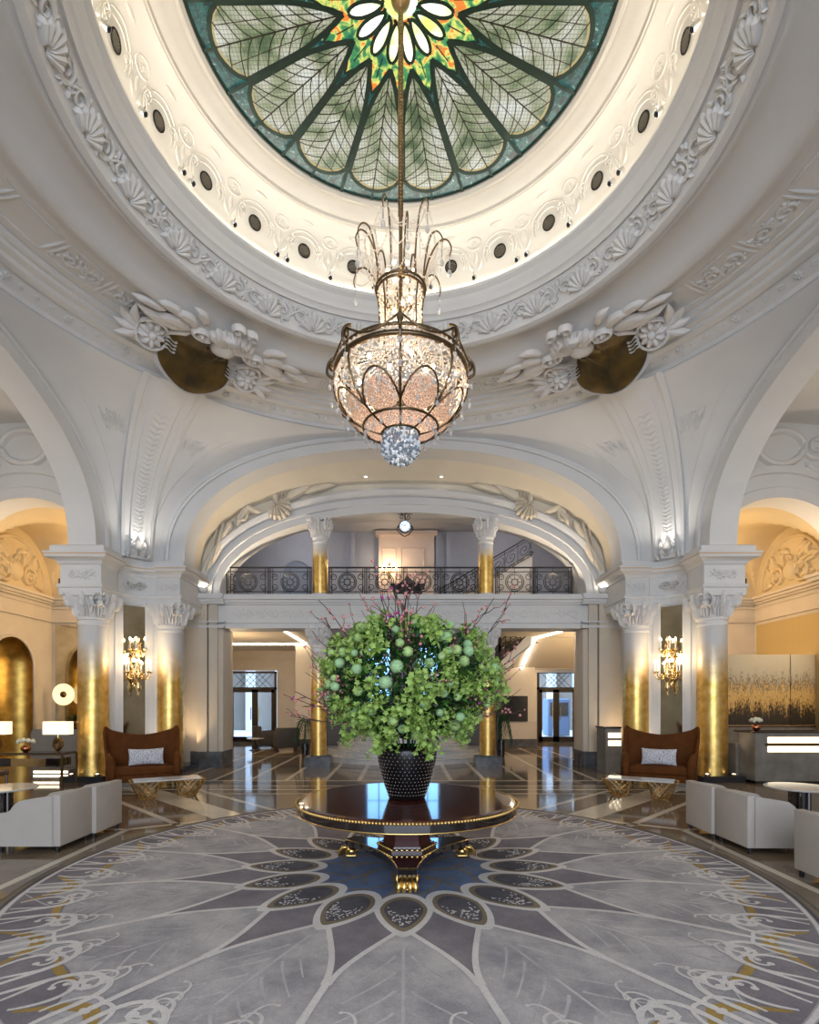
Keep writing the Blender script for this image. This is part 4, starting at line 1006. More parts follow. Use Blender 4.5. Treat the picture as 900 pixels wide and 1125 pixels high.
# hanging clock
o = thing('hanging_clock', 'small round clock in a black scrolled iron bracket hanging above the balcony', 'clock', (.0, YW + .05, 6.2))
s = MB(); s.lathe([(.15, -.05), (.17, -.03), (.17, .03), (.15, .05)], 24); 
for v in range(len(s.v)): x, y, z = s.v[v]; s.v[v] = (x, z, y + .17)
s.tube([(0, 0, .34), (0, 0, .62)], .014, 6)
for sx_ in (-1, 1):
    for zc, r_ in ((.42, .07), (.54, .05), (.1, .06)):
        s.tube([(sx_ * (.08 + p[0]), 0, zc + p[1]) for p in spiral(0, 0, r_, PI, 1.3, sx_, 14)], .011, 5)
    s.tube([(sx_ * .17, 0, .2), (sx_ * .22, 0, .1), (sx_ * .1, 0, -.04), (0, 0, -.09)], .014, 5)
s.tube([(-.2, 0, .5), (.2, 0, .5)], .01, 5)
s.build('iron_case', 'iron', o, autosm=.6)
s = MB(); 
for yy in (-.055, .055): s.add([(.145 * cos(t), yy, .17 + .145 * sin(t)) for t in linsp(0, 2 * PI, 25)[:-1]], [tuple(range(24))])
s.build('dial', 'clock', o)
s = MB(); s2 = MB()
for a, l_ in ((1.9, .07), (.2, .11)): s.box(-.006, .006, -.064, -.06, 0, l_, 0); 
s.v = [(x * cos(.4) + (z) * sin(.4), y, .17 + z * cos(.4) - x * sin(.4)) if i < 8 else (x * cos(-1.2) + z * sin(-1.2), y, .17 + z * cos(-1.2) - x * sin(-1.2)) for i, (x, y, z) in enumerate(s.v)]
for k in range(12):
    a = k * PI / 6; x, z = .12 * sin(a), .12 * cos(a); s2.box(x - .006, x + .006, -.064, -.06, .17 + z - .006, .17 + z + .006)
s.build('hands', 'iron', o)
s2.tube([(.135 * sin(q), -.062, .17 + .135 * cos(q)) for q in linsp(0, 2 * PI, 25)[:-1]], .004, 4, 0, True); s2.build('hour_marks', 'iron', o)

# central curved stairs under the balcony
o = thing('curved_stairs', 'pale curved marble steps behind the flower arrangement under the balcony', 'staircase', (AX, 17.2, 0))
s = MB()
for i in range(6):
    R = 2.75 - i * .32; z0, z1 = i * .16, (i + 1) * .16
    s.lathe([(R - .02, z0), (R - .02, z1 - .04), (R + .02, z1 - .03), (R + .02, z1), (.0, z1)], 48, a0=PI, a1=2 * PI)
s.build('steps', 'wtop', o, autosm=.6)
# sweeping stair with rail at right
o = thing('sweeping_stair', 'curved stair flank with black iron railing right of the right slim column', 'staircase', (0, 0, 0))
s = MB(); P = [(2.0 + 2.3 * t, 17.4 + .9 * sin(PI * t * .6), 1.9 + 2.2 * t) for t in linsp(0, 1, 14)]
s.grid(lambda t, k: (P[int(t)][0], P[int(t)][1], P[int(t)][2] - .45 * k), list(range(14)), [0, 1]); s.grid(lambda t, k: (P[int(t)][0], P[int(t)][1] + .5 * k, P[int(t)][2] - .45), list(range(14)), [0, 1])
s.build('stringer', 'plaster', o, smooth=True)
s = MB()
for k in (.05, .7): s.tube([(x, y - .02, z + k) for x, y, z in P], .02, 5)
for i in range(13):
    x, y, z = P[i]; s.tube([(x, y - .02, z + .05), (x, y - .02, z + .7)], .012, 4)
    s.tube([(x + .09 + p[0] * 1., y - .02, z + .42 + p[1]) for p in spiral(0, 0, .12, 0, 1.5, 1 if i % 2 else -1, 14)], .011, 4)
s.build('railing', 'iron', o)

exec_later = []
# ================================================================== RUG
RC = (-.01, 5.52); RR = 3.56
rg = MB(); zc_ = [0]
def rp(r, a, z): return (r * sin(a), -r * cos(a), z)       # a=0 towards the camera
rg.lathe([(RR, 0), (RR, .012), (RR - .02, .016), (0.001, .016)], 128, mi=0)
def rface(pts, z, mi):
    zc_[0] = (zc_[0] + 1) % 25; z += zc_[0] * 1.5e-5; rg.add([rp(r, a, .016 + z) for r, a in pts], [tuple(range(len(pts)))], mi)
def rstrip(pts, w, z, mi):
    zc_[0] = (zc_[0] + 1) % 25; z += zc_[0] * 2.2e-5
    P = [Vector(rp(r, a, .016 + z)) for r, a in pts]; n = len(P); vs = []
    for i, p in enumerate(P):
        d = (P[min(n - 1, i + 1)] - P[max(0, i - 1)])
        d = d.normalized() if d.length > 1e-9 else Vector((1, 0, 0)); ww = w[i] if isinstance(w, list) else w
        q = Vector((-d.y, d.x, 0)) * ww / 2; vs += [p - q, p + q]
    rg.add(vs, [(2 * i, 2 * i + 1, 2 * i + 3, 2 * i + 2) for i in range(n - 1)], mi)
def rann(r0, r1, z, mi): rg.lathe([(r0, 0), (r1, 0)], 128, (0, 0, .016 + z), mi=mi)
rann(3.545, 3.50, .001, 4); rann(3.50, 3.42, .001, 1) if False else None
rann(3.56, 3.47, .0008, 7); rann(3.46, 3.43, .001, 1)
rann(.98, .001, .0006, 3)
r = random.Random(11)
def radv(x, y):     # leaf-frame helper: x outward distance from centre r, y lateral metres -> polar
    return (math.hypot(x, y), math.atan2(y, x))
P16 = [D(22.5 * k) for k in range(16)]
for k in range(16):
    a = P16[k]; b = a + D(11.25)
    rot = lambda pts, a=a: [(q[0], q[1] + a) for q in (radv(x, y) for x, y in pts)]
    rotb = lambda pts, b=b: [(q[0], q[1] + b) for q in (radv(x, y) for x, y in pts)]
    # dark field between petal tips (diamond) centred on half angle
    hl = [(1.1, D(9)), (1.5, D(11.2))] + [(1.52 + .83 * t, D(11.25) * (1 - .97 * (1 - (1 - t) ** 1.9))) for t in linsp(.02, 1, 12)]
    rface([(r_, b - q) for r_, q in hl] + [(r_, b + q) for r_, q in hl[::-1]], .0012, 2)
    # petals
    def petal(s, cxr=1.22, L=.34, Wd=.195):
        out = []
        for t in linsp(0, 2 * PI, 29)[:-1]:
            x = cos(t); y = sin(t); k_ = (1 - .30 * (x + .2)) if x > -.2 else 1
            y2 = y * Wd * max(0.0, k_) * (1 if x < .0 else (1 - x ** 2.2) ** .12 if x < 1 else 0)
            out.append((cxr + x * L * s * (1.0 if x < 0 else 1.05), y2 * s))
        return out
    rface(rot(petal(1.28)), .0024, 1); rface(rot(petal(1.02)), .0036, 4); rface(rot(petal(.84)), .0048, 7)
    for i in range(150):
        x = r.uniform(-.22, .26); y = r.uniform(-.13, .13)
        if (x / .27) ** 2 + (y / (.14 * (1 - x * 1.1))) ** 2 > 1 or (x < .05 and abs(y) < .05 + (.05 - x) * .5) or x < -.12: continue
        s_ = .009; x += 1.22; rface(rot([(x - s_ * 1.5, y), (x, y - s_), (x + s_ * 1.5, y), (x, y + s_)]), .0058, 1)
    # cream lines from the petal tip out to the radial lines
    for sg_ in (-1, 1):
        pts = []
        for t in linsp(0, 1, 15):
            ang = D(11.25) * (1 - (1 - t) ** 1.9) * .97; rr_ = 1.52 + .85 * t
            pts.append((rr_, a + sg_ * ang))
        rstrip(pts, .042, .0030, 1)
        # outline between petals down to the inner ring
    rstrip([(2.3, b), (2.8, b), (3.42, b)], .047, .0030, 1)
    # leaf veins
    for j in range(6):
        for sg_ in (-1, 1):
            x0 = 1.95 + j * .22
            rstrip(rot([(x0 + .35 * t, sg_ * (.05 + (.24 + j * .055) * t ** 1.2)) for t in linsp(0, 1, 8)]), [.022 * (1 - .6 * t) for t in linsp(0, 1, 8)], .0010, 6)
    rstrip([(1.75, a), (2.9, a)], .02, .001, 6)
    # rim: plum scallop, gold arcs, cream scrolls
    sc = [(3.42, a - D(10.2))] + [(3.42 - .42 * sin(PI * t) ** .6 - .0, a - D(10.2) + D(20.4) * t) for t in linsp(0.03, .97, 17)] + [(3.42, a + D(10.2))]
    for q0, q1 in zip(sc[:-1], sc[1:]): rface([(3.42, q0[1]), q0, q1, (3.42, q1[1])], .0014, 2)
    rstrip([(3.36 - .26 * sin(PI * t), b - D(5.5) + D(11) * t) for t in linsp(.0, 1, 12)], [.07 * sin(PI * t) + .02 for t in linsp(0, 1, 12)], .0018, 5)
    rstrip([(3.0 + .05 * sin(PI * t), a - D(4.5) + D(9) * t) for t in linsp(.0, 1, 9)], [.05 * sin(PI * t) + .012 for t in linsp(0, 1, 9)], .0020, 5)
    for sg_ in (-1, 1):
        def sw(x0, y0, ang, L, k0, k1, w, n=30, pw=2.2):
            pts = []; x, y, h = x0, y0, ang; ds = L / (n - 1)
            for i in range(n):
                t = i / (n - 1); pts.append((x, sg_ * y)); h += (k0 + (k1 - k0) * t ** pw) * ds
                x += ds * cos(h); y += ds * sin(h)
            rstrip(rot(pts), [w * .72 * (.3 + .8 * sin(PI * (t * .75 + .15))) for t in linsp(0, 1, n)], .0035, 1)
            ex, ey = pts[-1]; rface(rot([(ex + w * .55 * cos(q), ey + w * .55 * sin(q)) for q in linsp(0, 2 * PI, 11)[:-1]]), .0042, 1)
        sw(3.42, .06, PI - .15, .95, .6, -22, .056)
        sw(3.40, .16, PI + .1, .62, 1.6, -26, .040)
        sw(3.36, .30, PI - .5, .60, 2.0, 24, .042)
        sw(3.38, .58, PI + .5, .85, -1.8, 22, .056)
        sw(3.24, .44, PI + .3, .50, -2.5, -24, .036)
        sw(3.05, .10, PI - .6, .40, 2.5, -26, .032)
        sw(3.02, .36, PI + .1, .42, -1.5, 28, .030)
        sw(2.86, .24, PI - .2, .30, 2.5, -24, .024)
# inner bronze branches on the blue field
for k in range(8):
    a = D(45 * k + 10)
    pts = [(.12 + .80 * t, a + .5 * sin(t * 2.2)) for t in linsp(0, 1, 12)]; rstrip(pts, [.045 - .02 * t for t in linsp(0, 1, 12)], .0016, 4)
    for j, t0 in enumerate((.3, .55)):
        p = pts[int(t0 * 11)]; rstrip([(p[0] + .3 * t, p[1] + (-1) ** j * .5 * t) for t in linsp(0, 1, 7)], .028, .0016, 4)
ob = rg.build('round_rug', ['r_base', 'r_cream', 'r_dark', 'r_blue', 'r_brown', 'r_gold', 'r_vein', 'r_char'])
ob.location = (RC[0], RC[1], .0015); tag(ob, 'huge round grey carpet with cream radiating lines and petals round a blue centre', 'rug')

# ================================================================== PEDESTAL TABLE
TX, TY = .02, 5.52
t = thing('pedestal_table', 'large round dark mahogany table with gold beaded rim in the middle of the carpet', 'table', (TX, TY, .0245))
s = MB(); s.lathe([(0.001, .70), (1.05, .70), (1.09, .695), (1.10, .685)], 96); s.build('tabletop', 'mahogany', t, smooth=False)
s = MB(); s.lathe([(1.10, .685), (1.115, .675), (1.115, .60), (1.09, .585), (1.0, .585), (.2, .585)], 96); s.build('apron', 'ebony', t, autosm=.5)
s = MB()
for i in range(230): a = 2 * PI * i / 230; s.ball((1.115 * cos(a), 1.115 * sin(a), .678), .0152, 6, 5)
s.lathe([(1.115, .60), (1.122, .595), (1.115, .588)], 96)
o = s.build('gold_beading', 'gold_trim', t, smooth=True)
s = MB(); prof = [(.27, .585), (.30, .57), (.295, .545), (.26, .53), (.235, .50), (.225, .40), (.235, .30), (.255, .22)]
s.lathe(prof, 6, a0=0, a1=2 * PI, cap=True); s.build('pedestal', 'mahogany_satin', t)
def triplate(rad, wf, z0, z1, n=3):
    pts = []
    for k in range(3):
        a = -PI / 2 + k * 2 * PI / 3; b = a + 2 * PI / 3
        tip = Vector((cos(a), sin(a))) * rad; per = Vector((-sin(a), cos(a))) * wf
        tip2 = Vector((cos(b), sin(b))) * rad; per2 = Vector((-sin(b), cos(b))) * wf
        p0 = tip + per; p3 = tip2 - per2; m = (a + b) / 2; mid = Vector((cos(m), sin(m))) * .20
        for q in linsp(0, 1, 10): 
            pts.append(((1 - q) ** 2 * p0 + 2 * q * (1 - q) * mid + q * q * p3)[:])
    return pts
s = MB(); pl = triplate(.72, .085, 0, 0); s.prism(pl, .125, .20, ax='z'); s.build('tripod_base', 'ebony', t)
s = MB(); s.tube([(x, y, .195) for x, y in pl], .006, 4, 0, True)
for i in range(6):
    a = i * PI / 3; b = a + PI / 3
    for q in linsp(0, 1, 7)[:-1]: s.ball(((cos(a) * (1 - q) + cos(b) * q) * .30, (sin(a) * (1 - q) + sin(b) * q) * .30, .232), .015, 6, 5)
s.build('base_beading', 'gold_trim', t)
s = MB(); s.lathe([(.30, .20), (.30, .225), (.265, .232), (.26, .25)], 6, cap=True); s.build('pedestal_foot', 'mahogany', t)
for k in range(3):
    a = -PI / 2 + k * 2 * PI / 3; f_ = MB()
    cx_, cy_ = .70 * cos(a), .70 * sin(a); ca, sa = cos(a), sin(a)
    L2 = lambda x, y, z: (cx_ + x * ca - y * sa, cy_ + x * sa + y * ca, z)
    f_.ball((cx_, cy_, .06), .075, 14, 10, sz=.85)
    for q in (-.05, -.018, .018, .05):
        f_.tube([L2(.01, q, .12), L2(.06, q * 1.3, .10), L2(.10, q * 1.5, .05), L2(.11, q * 1.6, .008)], [.018, .024, .024, .014], 8)
    for q in (-1, 1): f_.tube([L2(-.02, q * .04, .125), L2(-.03, q * .085, .12), L2(-.03, q * .095, .08), L2(.0, q * .08, .05)], [.015, .018, .016, .008], 6)
    f_.rbox(cx_ - .06, cx_ + .06, cy_ - .06, cy_ + .06, .0, .03, .012)
    f_.build('paw_foot', 'gold_trim', t, smooth=True)

# ================================================================== VASE + FLOWERS
VZ = .725
v = thing('studded_vase', 'tall tapered black vase with rows of silver studs on the round table', 'vase', (TX, TY, VZ))
s = MB(); vp = [(.17, 0), (.188, .01), (.20, .05), (.24, .16), (.275, .28), (.30, .40), (.31, .48), (.305, .53), (.29, .535), (.27, .50), (.2, .3)]
s.lathe(vp, 56, cap=False); s.lathe([(.17, 0), (.001, .0)], 24)
for j in range(13):
    z = .05 + j * .035; rr_ = None
    for (r0, z0), (r1, z1) in zip(vp[1:7], vp[2:8]):
        if z0 <= z <= z1: rr_ = r0 + (r1 - r0) * (z - z0) / (z1 - z0)
    if rr_ is None: continue
    for i in range(40): a = 2 * PI * (i + .5 * (j % 2)) / 40; s.ball((rr_ * cos(a), rr_ * sin(a), z), .0052, 5, 4, 1)
s.build('vase_body', ['vase', 'silver'], v, smooth=True)
# bouquet
B = thing('flower_arrangement', 'huge round arrangement of green viburnum, hellebores and pink blossom twigs in the black vase', 'flowers', (TX, TY, VZ + .5))
CZ = .60
rb = random.Random(21)
def surf(th, ph, k=1.):
    # th polar from up, ph azimuth
    rx = .86 + .06 * sin(3 * ph + 1) + .05 * sin(5 * ph + 2 * th) + .035 * sin(9 * ph - 5 * th)
    d = Vector((sin(th) * cos(ph), sin(th) * sin(ph), cos(th)))
    rz = .74 if d.z > 0 else .50
    return Vector((d.x * rx * k * (1 if d.z > 0 else 1 - .18 * abs(d.z)), d.y * rx * k, CZ + d.z * rz * k))
def leafq(mb, p, d, up, L, W_, mi=0, bend=.25):
    d = d.normalized(); s_ = d.cross(up); s_ = s_.normalized() if s_.length > 1e-4 else Vector((1, 0, 0)); n = s_.cross(d)
    mb.add([p, p + d * L * .35 + s_ * W_ * .5 + n * L * .03, p + d * L * .35 - s_ * W_ * .5 + n * L * .03, p + d * L * .38, p + d * L * .75 + s_ * W_ * .36 - n * L * bend * .35, p + d * L * .75 - s_ * W_ * .36 - n * L * bend * .35, p + d * L - n * L * bend],
           [(0, 1, 3), (0, 3, 2), (1, 4, 3), (3, 5, 2), (4, 6, 3), (3, 6, 5)], mi)
s = MB()
for i in range(5200):
    th = math.acos(rb.uniform(-.93, 1)); ph = rb.uniform(0, 2 * PI); k = rb.uniform(.55, .97); p = surf(th, ph, k)
    d = (p - Vector((0, 0, CZ - .3))).normalized() + Vector((rb.uniform(-.8, .8), rb.uniform(-.8, .8), rb.uniform(-.8, .8)))
    leafq(s, p, d, Vector((rb.uniform(-1, 1), rb.uniform(-1, 1), 1)), rb.uniform(.05, .11), rb.uniform(.02, .045), 0 if rb.random() < .55 else 1)
for i in range(60):
    a = rb.uniform(0, 2 * PI); s.tube([(0, 0, -.3), (.2 * cos(a), .2 * sin(a), 0), (.45 * cos(a), .45 * sin(a), .35)], .006, 4)
o = s.build('foliage', ['leafd', 'leafm'], B); o['kind'] = 'stuff'
# snowball heads
def fib(n):
    for i in range(n):
        z = 1 - 2 * (i + .5) / n; r_ = sqrt(1 - z * z); a = i * 2.39996; yield Vector((r_ * cos(a), r_ * sin(a), z))
def headmesh(mb, R, rr):
    mb.ball((0, 0, 0), R * .86, 14, 10)
    for d in fib(62):
        p = d * R * rr.uniform(.86, .96); u = d.orthogonal().normalized(); w_ = d.cross(u)
        a0 = rr.uniform(0, PI); e = R * .20
        vs = [p + d * R * .06] + [p + (u * cos(a0 + k * PI / 4) + w_ * sin(a0 + k * PI / 4)) * e * (1 if k % 2 == 0 else .62) for k in range(8)]
        mb.add(vs, [(0, 1 + k, 1 + (k + 1) % 8) for k in range(8)])
hd = MB(); headmesh(hd, .062, rb); h1 = hd.build('viburnum_head', 'viburnum', B)
hd = MB(); headmesh(hd, .062, rb); h2 = hd.build('viburnum_head', 'viburnum2', B)
def place(o, p, sc, rr, first=False):
    c = o if first else o.copy()
    if not first: COL.objects.link(c)
    c.parent = B; c.location = p; c.scale = (sc,) * 3; c.rotation_euler = (rr.uniform(0, 6), rr.uniform(0, 6), rr.uniform(0, 6)); return c
pts = []
tries = 0
while len(pts) < 96 and tries < 20000:
    tries += 1
    th = math.acos(rb.uniform(-.88, .95)); ph = rb.uniform(0, 2 * PI)
    if sin(ph) > .55 and rb.random() < .8: continue      # fewer on the far side
    p = surf(th, ph, rb.uniform(.95, 1.05))
    if all((p - q).length > .105 for q in pts): pts.append(p)
for i, p in enumerate(pts): place(h1 if i % 2 else h2, p, rb.uniform(.6, 1.02), rb, i in (0, 1) and False or i == 0 or i == 1)
# hellebore clusters: cup flowers
fm = MB()
def hell(mb, p, d, R):
    u = d.orthogonal().normalized(); w_ = d.cross(u)
    for k in range(5):
        a = k * 2 * PI / 5; e = u * cos(a) + w_ * sin(a); s_ = u * -sin(a) + w_ * cos(a)
        mb.add([p, p + e * R * .55 + s_ * R * .42 + d * R * .18, p + e * R * .55 - s_ * R * .42 + d * R * .18, p + e * R * .6 + d * R * .10, p + e * R * 1.05 + s_ * R * .18 + d * R * .42, p + e * R * 1.05 - s_ * R * .18 + d * R * .42], [(0, 1, 3), (0, 3, 2), (1, 4, 3), (3, 5, 2), (3, 4, 5)], 0)
    mb.ball(p + d * R * .15, R * .18, 6, 4, 1)
def hcluster(mb, rr):
    for k in range(20):
        d = Vector((rr.uniform(-1, 1), rr.uniform(-1, 1), rr.uniform(.0, 1))).normalized(); p = Vector((rr.uniform(-.07, .07), rr.uniform(-.07, .07), rr.uniform(-.04, .06)))
        mb.tube([(0, 0, -.05), p, p + d * .032], .003, 3, 0); hell(mb, p + d * .03, d, rr.uniform(.018, .030))
    for k in range(7):
        d = Vector((rr.uniform(-1, 1), rr.uniform(-1, 1), rr.uniform(-.2, .8))); leafq(mb, Vector((0, 0, -.045)), d, Vector((0, 0, 1)), .085, .024, 0)
hc = []
for i in range(3):
    m_ = MB(); hcluster(m_, rb); hc.append(m_.build('hellebore_cluster', ['helle', 'helle_c'], B))
hp = []; tries = 0
while len(hp) < 98 and tries < 40000:
    tries += 1; th = math.acos(rb.uniform(-.9, .98)); ph = rb.uniform(0, 2 * PI)
    if sin(ph) > .6 and rb.random() < .8: continue
    p = surf(th, ph, rb.uniform(.93, 1.06))
    if all((p - q).length > .07 for q in pts) and all((p - q).length > .12 for q in hp): hp.append(p)
for a_, r_, z_ in ((-2.2, .50, .08), (-1.05, .47, .06), (-1.95, .42, .12), (-1.3, .55, .14), (-2.7, .62, .16), (-.5, .6, .15)): hp.insert(0, Vector((r_ * cos(a_), r_ * sin(a_), z_ - .02)))
hp = hp[:100]
for i, p in enumerate(hp):
    c = place(hc[i % 3], p, rb.uniform(.85, 1.3), rb, i < 3); c.rotation_euler = (p - Vector((0, 0, CZ - .2))).to_track_quat('Z', 'Y').to_euler()
# blossom twigs
tw = []
for i in range(34):
    if i < 16: th = rb.uniform(.05, .85); ph = rb.uniform(0, 2 * PI); Lk = rb.uniform(1.25, 1.62)
    elif i < 27: ph = rb.choice([0, PI]) + rb.uniform(-.6, .6); th = rb.uniform(.9, 1.95); Lk = rb.uniform(1.15, 1.58)
    else: ph = rb.uniform(PI, 2 * PI); th = rb.uniform(.3, 1.8); Lk = rb.uniform(1.03, 1.12)
    e = surf(th, ph, Lk); P0 = Vector((0, 0, .1)); pts_ = []
    wob = Vector((rb.uniform(-1, 1), rb.uniform(-1, 1), rb.uniform(-1, 1))) * .08
    for q in linsp(0, 1, 12): pts_.append(P0.lerp(e, q) + wob * sin(q * PI * 2) + Vector((rb.uniform(-.012, .012), rb.uniform(-.012, .012), .05 * sin(PI * q))))
    s = MB(); s.tube(pts_, [.009 - .0055 * q for q in linsp(0, 1, 12)], 5); bl = MB()
    tips = list(pts_[6:])
    for j in range(6):
        b0 = pts_[rb.randint(6, 10)]; d = (e - P0).normalized() + Vector((rb.uniform(-.9, .9), rb.uniform(-.9, .9), rb.uniform(-.6, .9))); l_ = rb.uniform(.08, .25)
        q2 = [b0 + d * l_ * t_ + Vector((rb.uniform(-.01, .01), 0, rb.uniform(-.01, .01))) for t_ in linsp(0, 1, 5)]; s.tube(q2, [.0045 - .002 * q for q in linsp(0, 1, 5)], 4); tips += q2[1:]
    w = s.build('blossom_twig', 'twig', B)
    for p in tips:
        for q in range(rb.choice([0, 0, 0, 1, 1, 2])):
            bl.ball(p + Vector((rb.uniform(-.015, .015), rb.uniform(-.015, .015), rb.uniform(-.015, .015))), rb.uniform(.007, .016), 6, 4)
    if bl.v: bl.build('blossoms', 'pink' if i % 9 else 'magenta', w, smooth=True)

# ================================================================== CHANDELIER
CH = (AX + .0, YC, 4.52)
c = thing('crystal_chandelier', 'tall crystal chandelier with bronze frame hanging from the stained glass dome', 'chandelier', CH)
s = MB(); s.tube([(0, 0, 1.0), (0, 0, 5.44)], .022, 8)
for i in range(60): z = 2.9 + i * .042; s.ball((0, 0, z), .034, 8, 5)
s.lathe([(.12, 5.44), (.1, 5.38), (.03, 5.3)], 16)
s.build('rod', 'bronze', c, smooth=True)
body = [(.44, .40), (.58, .49), (.69, .61), (.765, .76), (.785, .88), (.77, .97), (.76, 1.0)]
neck = [(.33, 1.13), (.265, 1.25), (.245, 1.5), (.25, 1.78), (.275, 1.98)]
def rad(pf, z):
    for (r0, z0), (r1, z1) in zip(pf[:-1], pf[1:]):
        if z0 <= z <= z1: return r0 + (r1 - r0) * (z - z0) / (z1 - z0)
    return pf[0][0] if z < pf[0][1] else pf[-1][0]
s = MB()
for z, r_, w_ in ((1.0, .765, .020), (1.10, .75, .013)): s.lathe([(r_ - w_, z - w_), (r_ + w_, z - w_), (r_ + w_, z + w_), (r_ - w_, z + w_), (r_ - w_, z - w_)], 48)
for k in range(8):
    a = k * PI / 4; ca, sa = cos(a), sin(a); b = a + PI / 4
    s.tube([(r_ * ca, r_ * sa, z) for r_, z in [(.22, .33)] + body], .014, 6)
    s.tube([(r_ * ca, r_ * sa, z) for r_, z in [(.75, 1.08), (.5, 1.16), (.34, 1.15)] + neck[1:]], .011, 6)
    s.tube(smoothp([(.76 * ca, .76 * sa, .98), (.86 * ca, .86 * sa, 1.03), (.84 * ca, .84 * sa, 1.17), (.75 * ca, .75 * sa, 1.24)], 4), .017, 6)
    s.ball((.81 * ca, .81 * sa, 1.12), .034, 8, 6, sz=1.6)
    s.tube([(.80 * cos(a + (b - a) * t), .80 * sin(a + (b - a) * t), 1.18 - .15 * sin(PI * t)) for t in linsp(0, 1, 9)], .012, 5)
    s.tube([((rad(body, .45 + .25 * sin(PI * t)) + .012) * cos(a + (b - a) * t), (rad(body, .45 + .25 * sin(PI * t)) + .012) * sin(a + (b - a) * t), .45 + .25 * sin(PI * t)) for t in linsp(0, 1, 11)], .011, 5)
for z, r_ in ((.40, .44), (.33, .22), (1.98, .28), (2.02, .29)): s.tube([(r_ * cos(a), r_ * sin(a), z) for a in linsp(0, 2 * PI, 33)[:-1]], .015, 6, 0, True)
s.build('bronze_frame', 'bronze2', c, smooth=True)
s = MB()
for i in range(72):
    a = i * 2 * PI / 72; s.ball((.765 * cos(a), .765 * sin(a), 1.05), .020, 6, 4, sz=1.4)
s.tube([(.765 * cos(a), .765 * sin(a), 1.05) for a in linsp(0, 2 * PI, 73)[:-1]], .008, 4, 0, True)
o = s.build('rim_beads', 'crystal', c, smooth=True)
for k in range(12):
    a = k * PI / 6 + .13; ca, sa = cos(a), sin(a); m_ = MB(); big = k % 2 == 0
    P = [(.27, 1.98), (.27, 2.20), (.30, 2.46), (.36, 2.70), (.44, 2.76), (.50, 2.68), (.49, 2.58)] if big else [(.28, 1.98), (.30, 2.10), (.36, 2.28), (.46, 2.42), (.56, 2.43), (.62, 2.32), (.60, 2.22)]
    PP = smoothp(P, 5); m_.tube([(r_ * ca, r_ * sa, z) for r_, z in PP], [.013 - .006 * q for q in linsp(0, 1, len(PP))], 6)
    w = m_.build('crown_arm', 'bronze', c, smooth=True); d = MB(); e = P[-1]
    for j in range(5): d.ball((e[0] * ca, e[0] * sa, e[1] - .03 - j * .022), .009, 6, 4)
    d.ball((e[0] * ca, e[0] * sa, e[1] - .19), .026, 8, 6, sz=1.6)
    d.build('crystal_drop', 'crystal_w', w, smooth=True)
s = MB(); rr = random.Random(4)
def strand(p, q, sag, n, R):
    p, q = Vector(p), Vector(q); pts_ = [p.lerp(q, t) + Vector((0, 0, -sag * sin(PI * t))) for t in linsp(0, 1, n)]
    s.tube(pts_, R * .3, 3)
    for x in pts_: s.ball(x, R, 5, 4)
pc = lambda r_, a, z: (r_ * cos(a), r_ * sin(a), z)
for k in range(12):
    a = k * PI / 6 + .13; b = a + PI / 6; big = k % 2 == 0
    A_ = [(.49, 2.66), (.40, 2.72), (.33, 2.50), (.30, 2.22)]; B_ = [(.60, 2.28), (.52, 2.40), (.42, 2.30), (.34, 2.12)]
    if not big: A_, B_ = B_, A_
    for (ra_, za), (rb_, zb_) in zip(A_, B_): strand(pc(ra_, a, za), pc(rb_, b, zb_), .13, 12, .009)
    strand(pc(.28, a, 2.0), pc(.44, a + .2, 2.46), .05, 10, .011); strand(pc(.28, a + .26, 2.0), pc(.36, a, 2.52), .05, 10, .010)
for k in range(30):
    a = k * 2 * PI / 30
    for i in range(25):
        z = 1.16 + i * .033; r_ = rad(neck, z) - .012 + rr.uniform(-.014, .014); s.ball((r_ * cos(a + .12 * sin(i * .9)), r_ * sin(a + .12 * sin(i * .9)), z), .0125, 5, 4)
for k in range(40): a = k * 2 * PI / 40; strand(pc(.74, a, 1.10), pc(.33, a, 1.17), .05, 13, .011)
s.build('bead_garlands', 'crystal', c)
s = MB(); NL = 22
def lat(a, z, dr=.0): r_ = rad(body, z) - .015 + dr; return (r_ * cos(a), r_ * sin(a), z)
for k in range(NL):
    a = k * 2 * PI / NL
    for sg_ in (-1, 1):
        pts_ = [lat(a + sg_ * (2 * PI / NL) * 2.2 * t + .05 * sin(t * 9 + k), .52 + .48 * t) for t in linsp(0, 1, 11)]
        s.tube(pts_, .009, 4)
        for p in pts_: s.ball(p, rr.uniform(.011, .019), 6, 4)
    for i in range(7): s.ball(lat(a + rr.uniform(-.14, .14), .64 + i * .052, rr.uniform(-.10, .03)), rr.uniform(.012, .026), 6, 4)
for z in (.74, .86, .95): s.tube([lat(a, z + .01 * sin(a * 9)) for a in linsp(0, 2 * PI, 73)[:-1]], .007, 4, 0, True)
s.build('crystal_lattice', 'crystal', c)
s = MB()
for k in range(8):
    a0 = k * PI / 4 + PI / 8
    def cup(u, v_, a0=a0):
        R_ = .215 * u; z = .545 + R_ * sin(v_) * .58; r_ = rad(body, max(.42, min(.9, z))) - .02 - .05 * (u ** 2)
        a = a0 + R_ * cos(v_) / max(.35, r_); return (r_ * cos(a), r_ * sin(a), z)
    s.grid(cup, linsp(0.02, 1, 7), linsp(0, 2 * PI, 21))
s.lathe([(.43, .40), (.34, .36), (.22, .33)], 40)
s.build('amber_cups', 'amber', c, smooth=True)
def bits(name, mat_, locs, mk, smooth=True):
    first = None
    for p in locs:
        if first is None: m_ = MB(); mk(m_); first = o_ = m_.build(name, mat_, c, smooth=smooth)
        else: o_ = first.copy(); COL.objects.link(o_); o_.parent = c
        o_.location = p
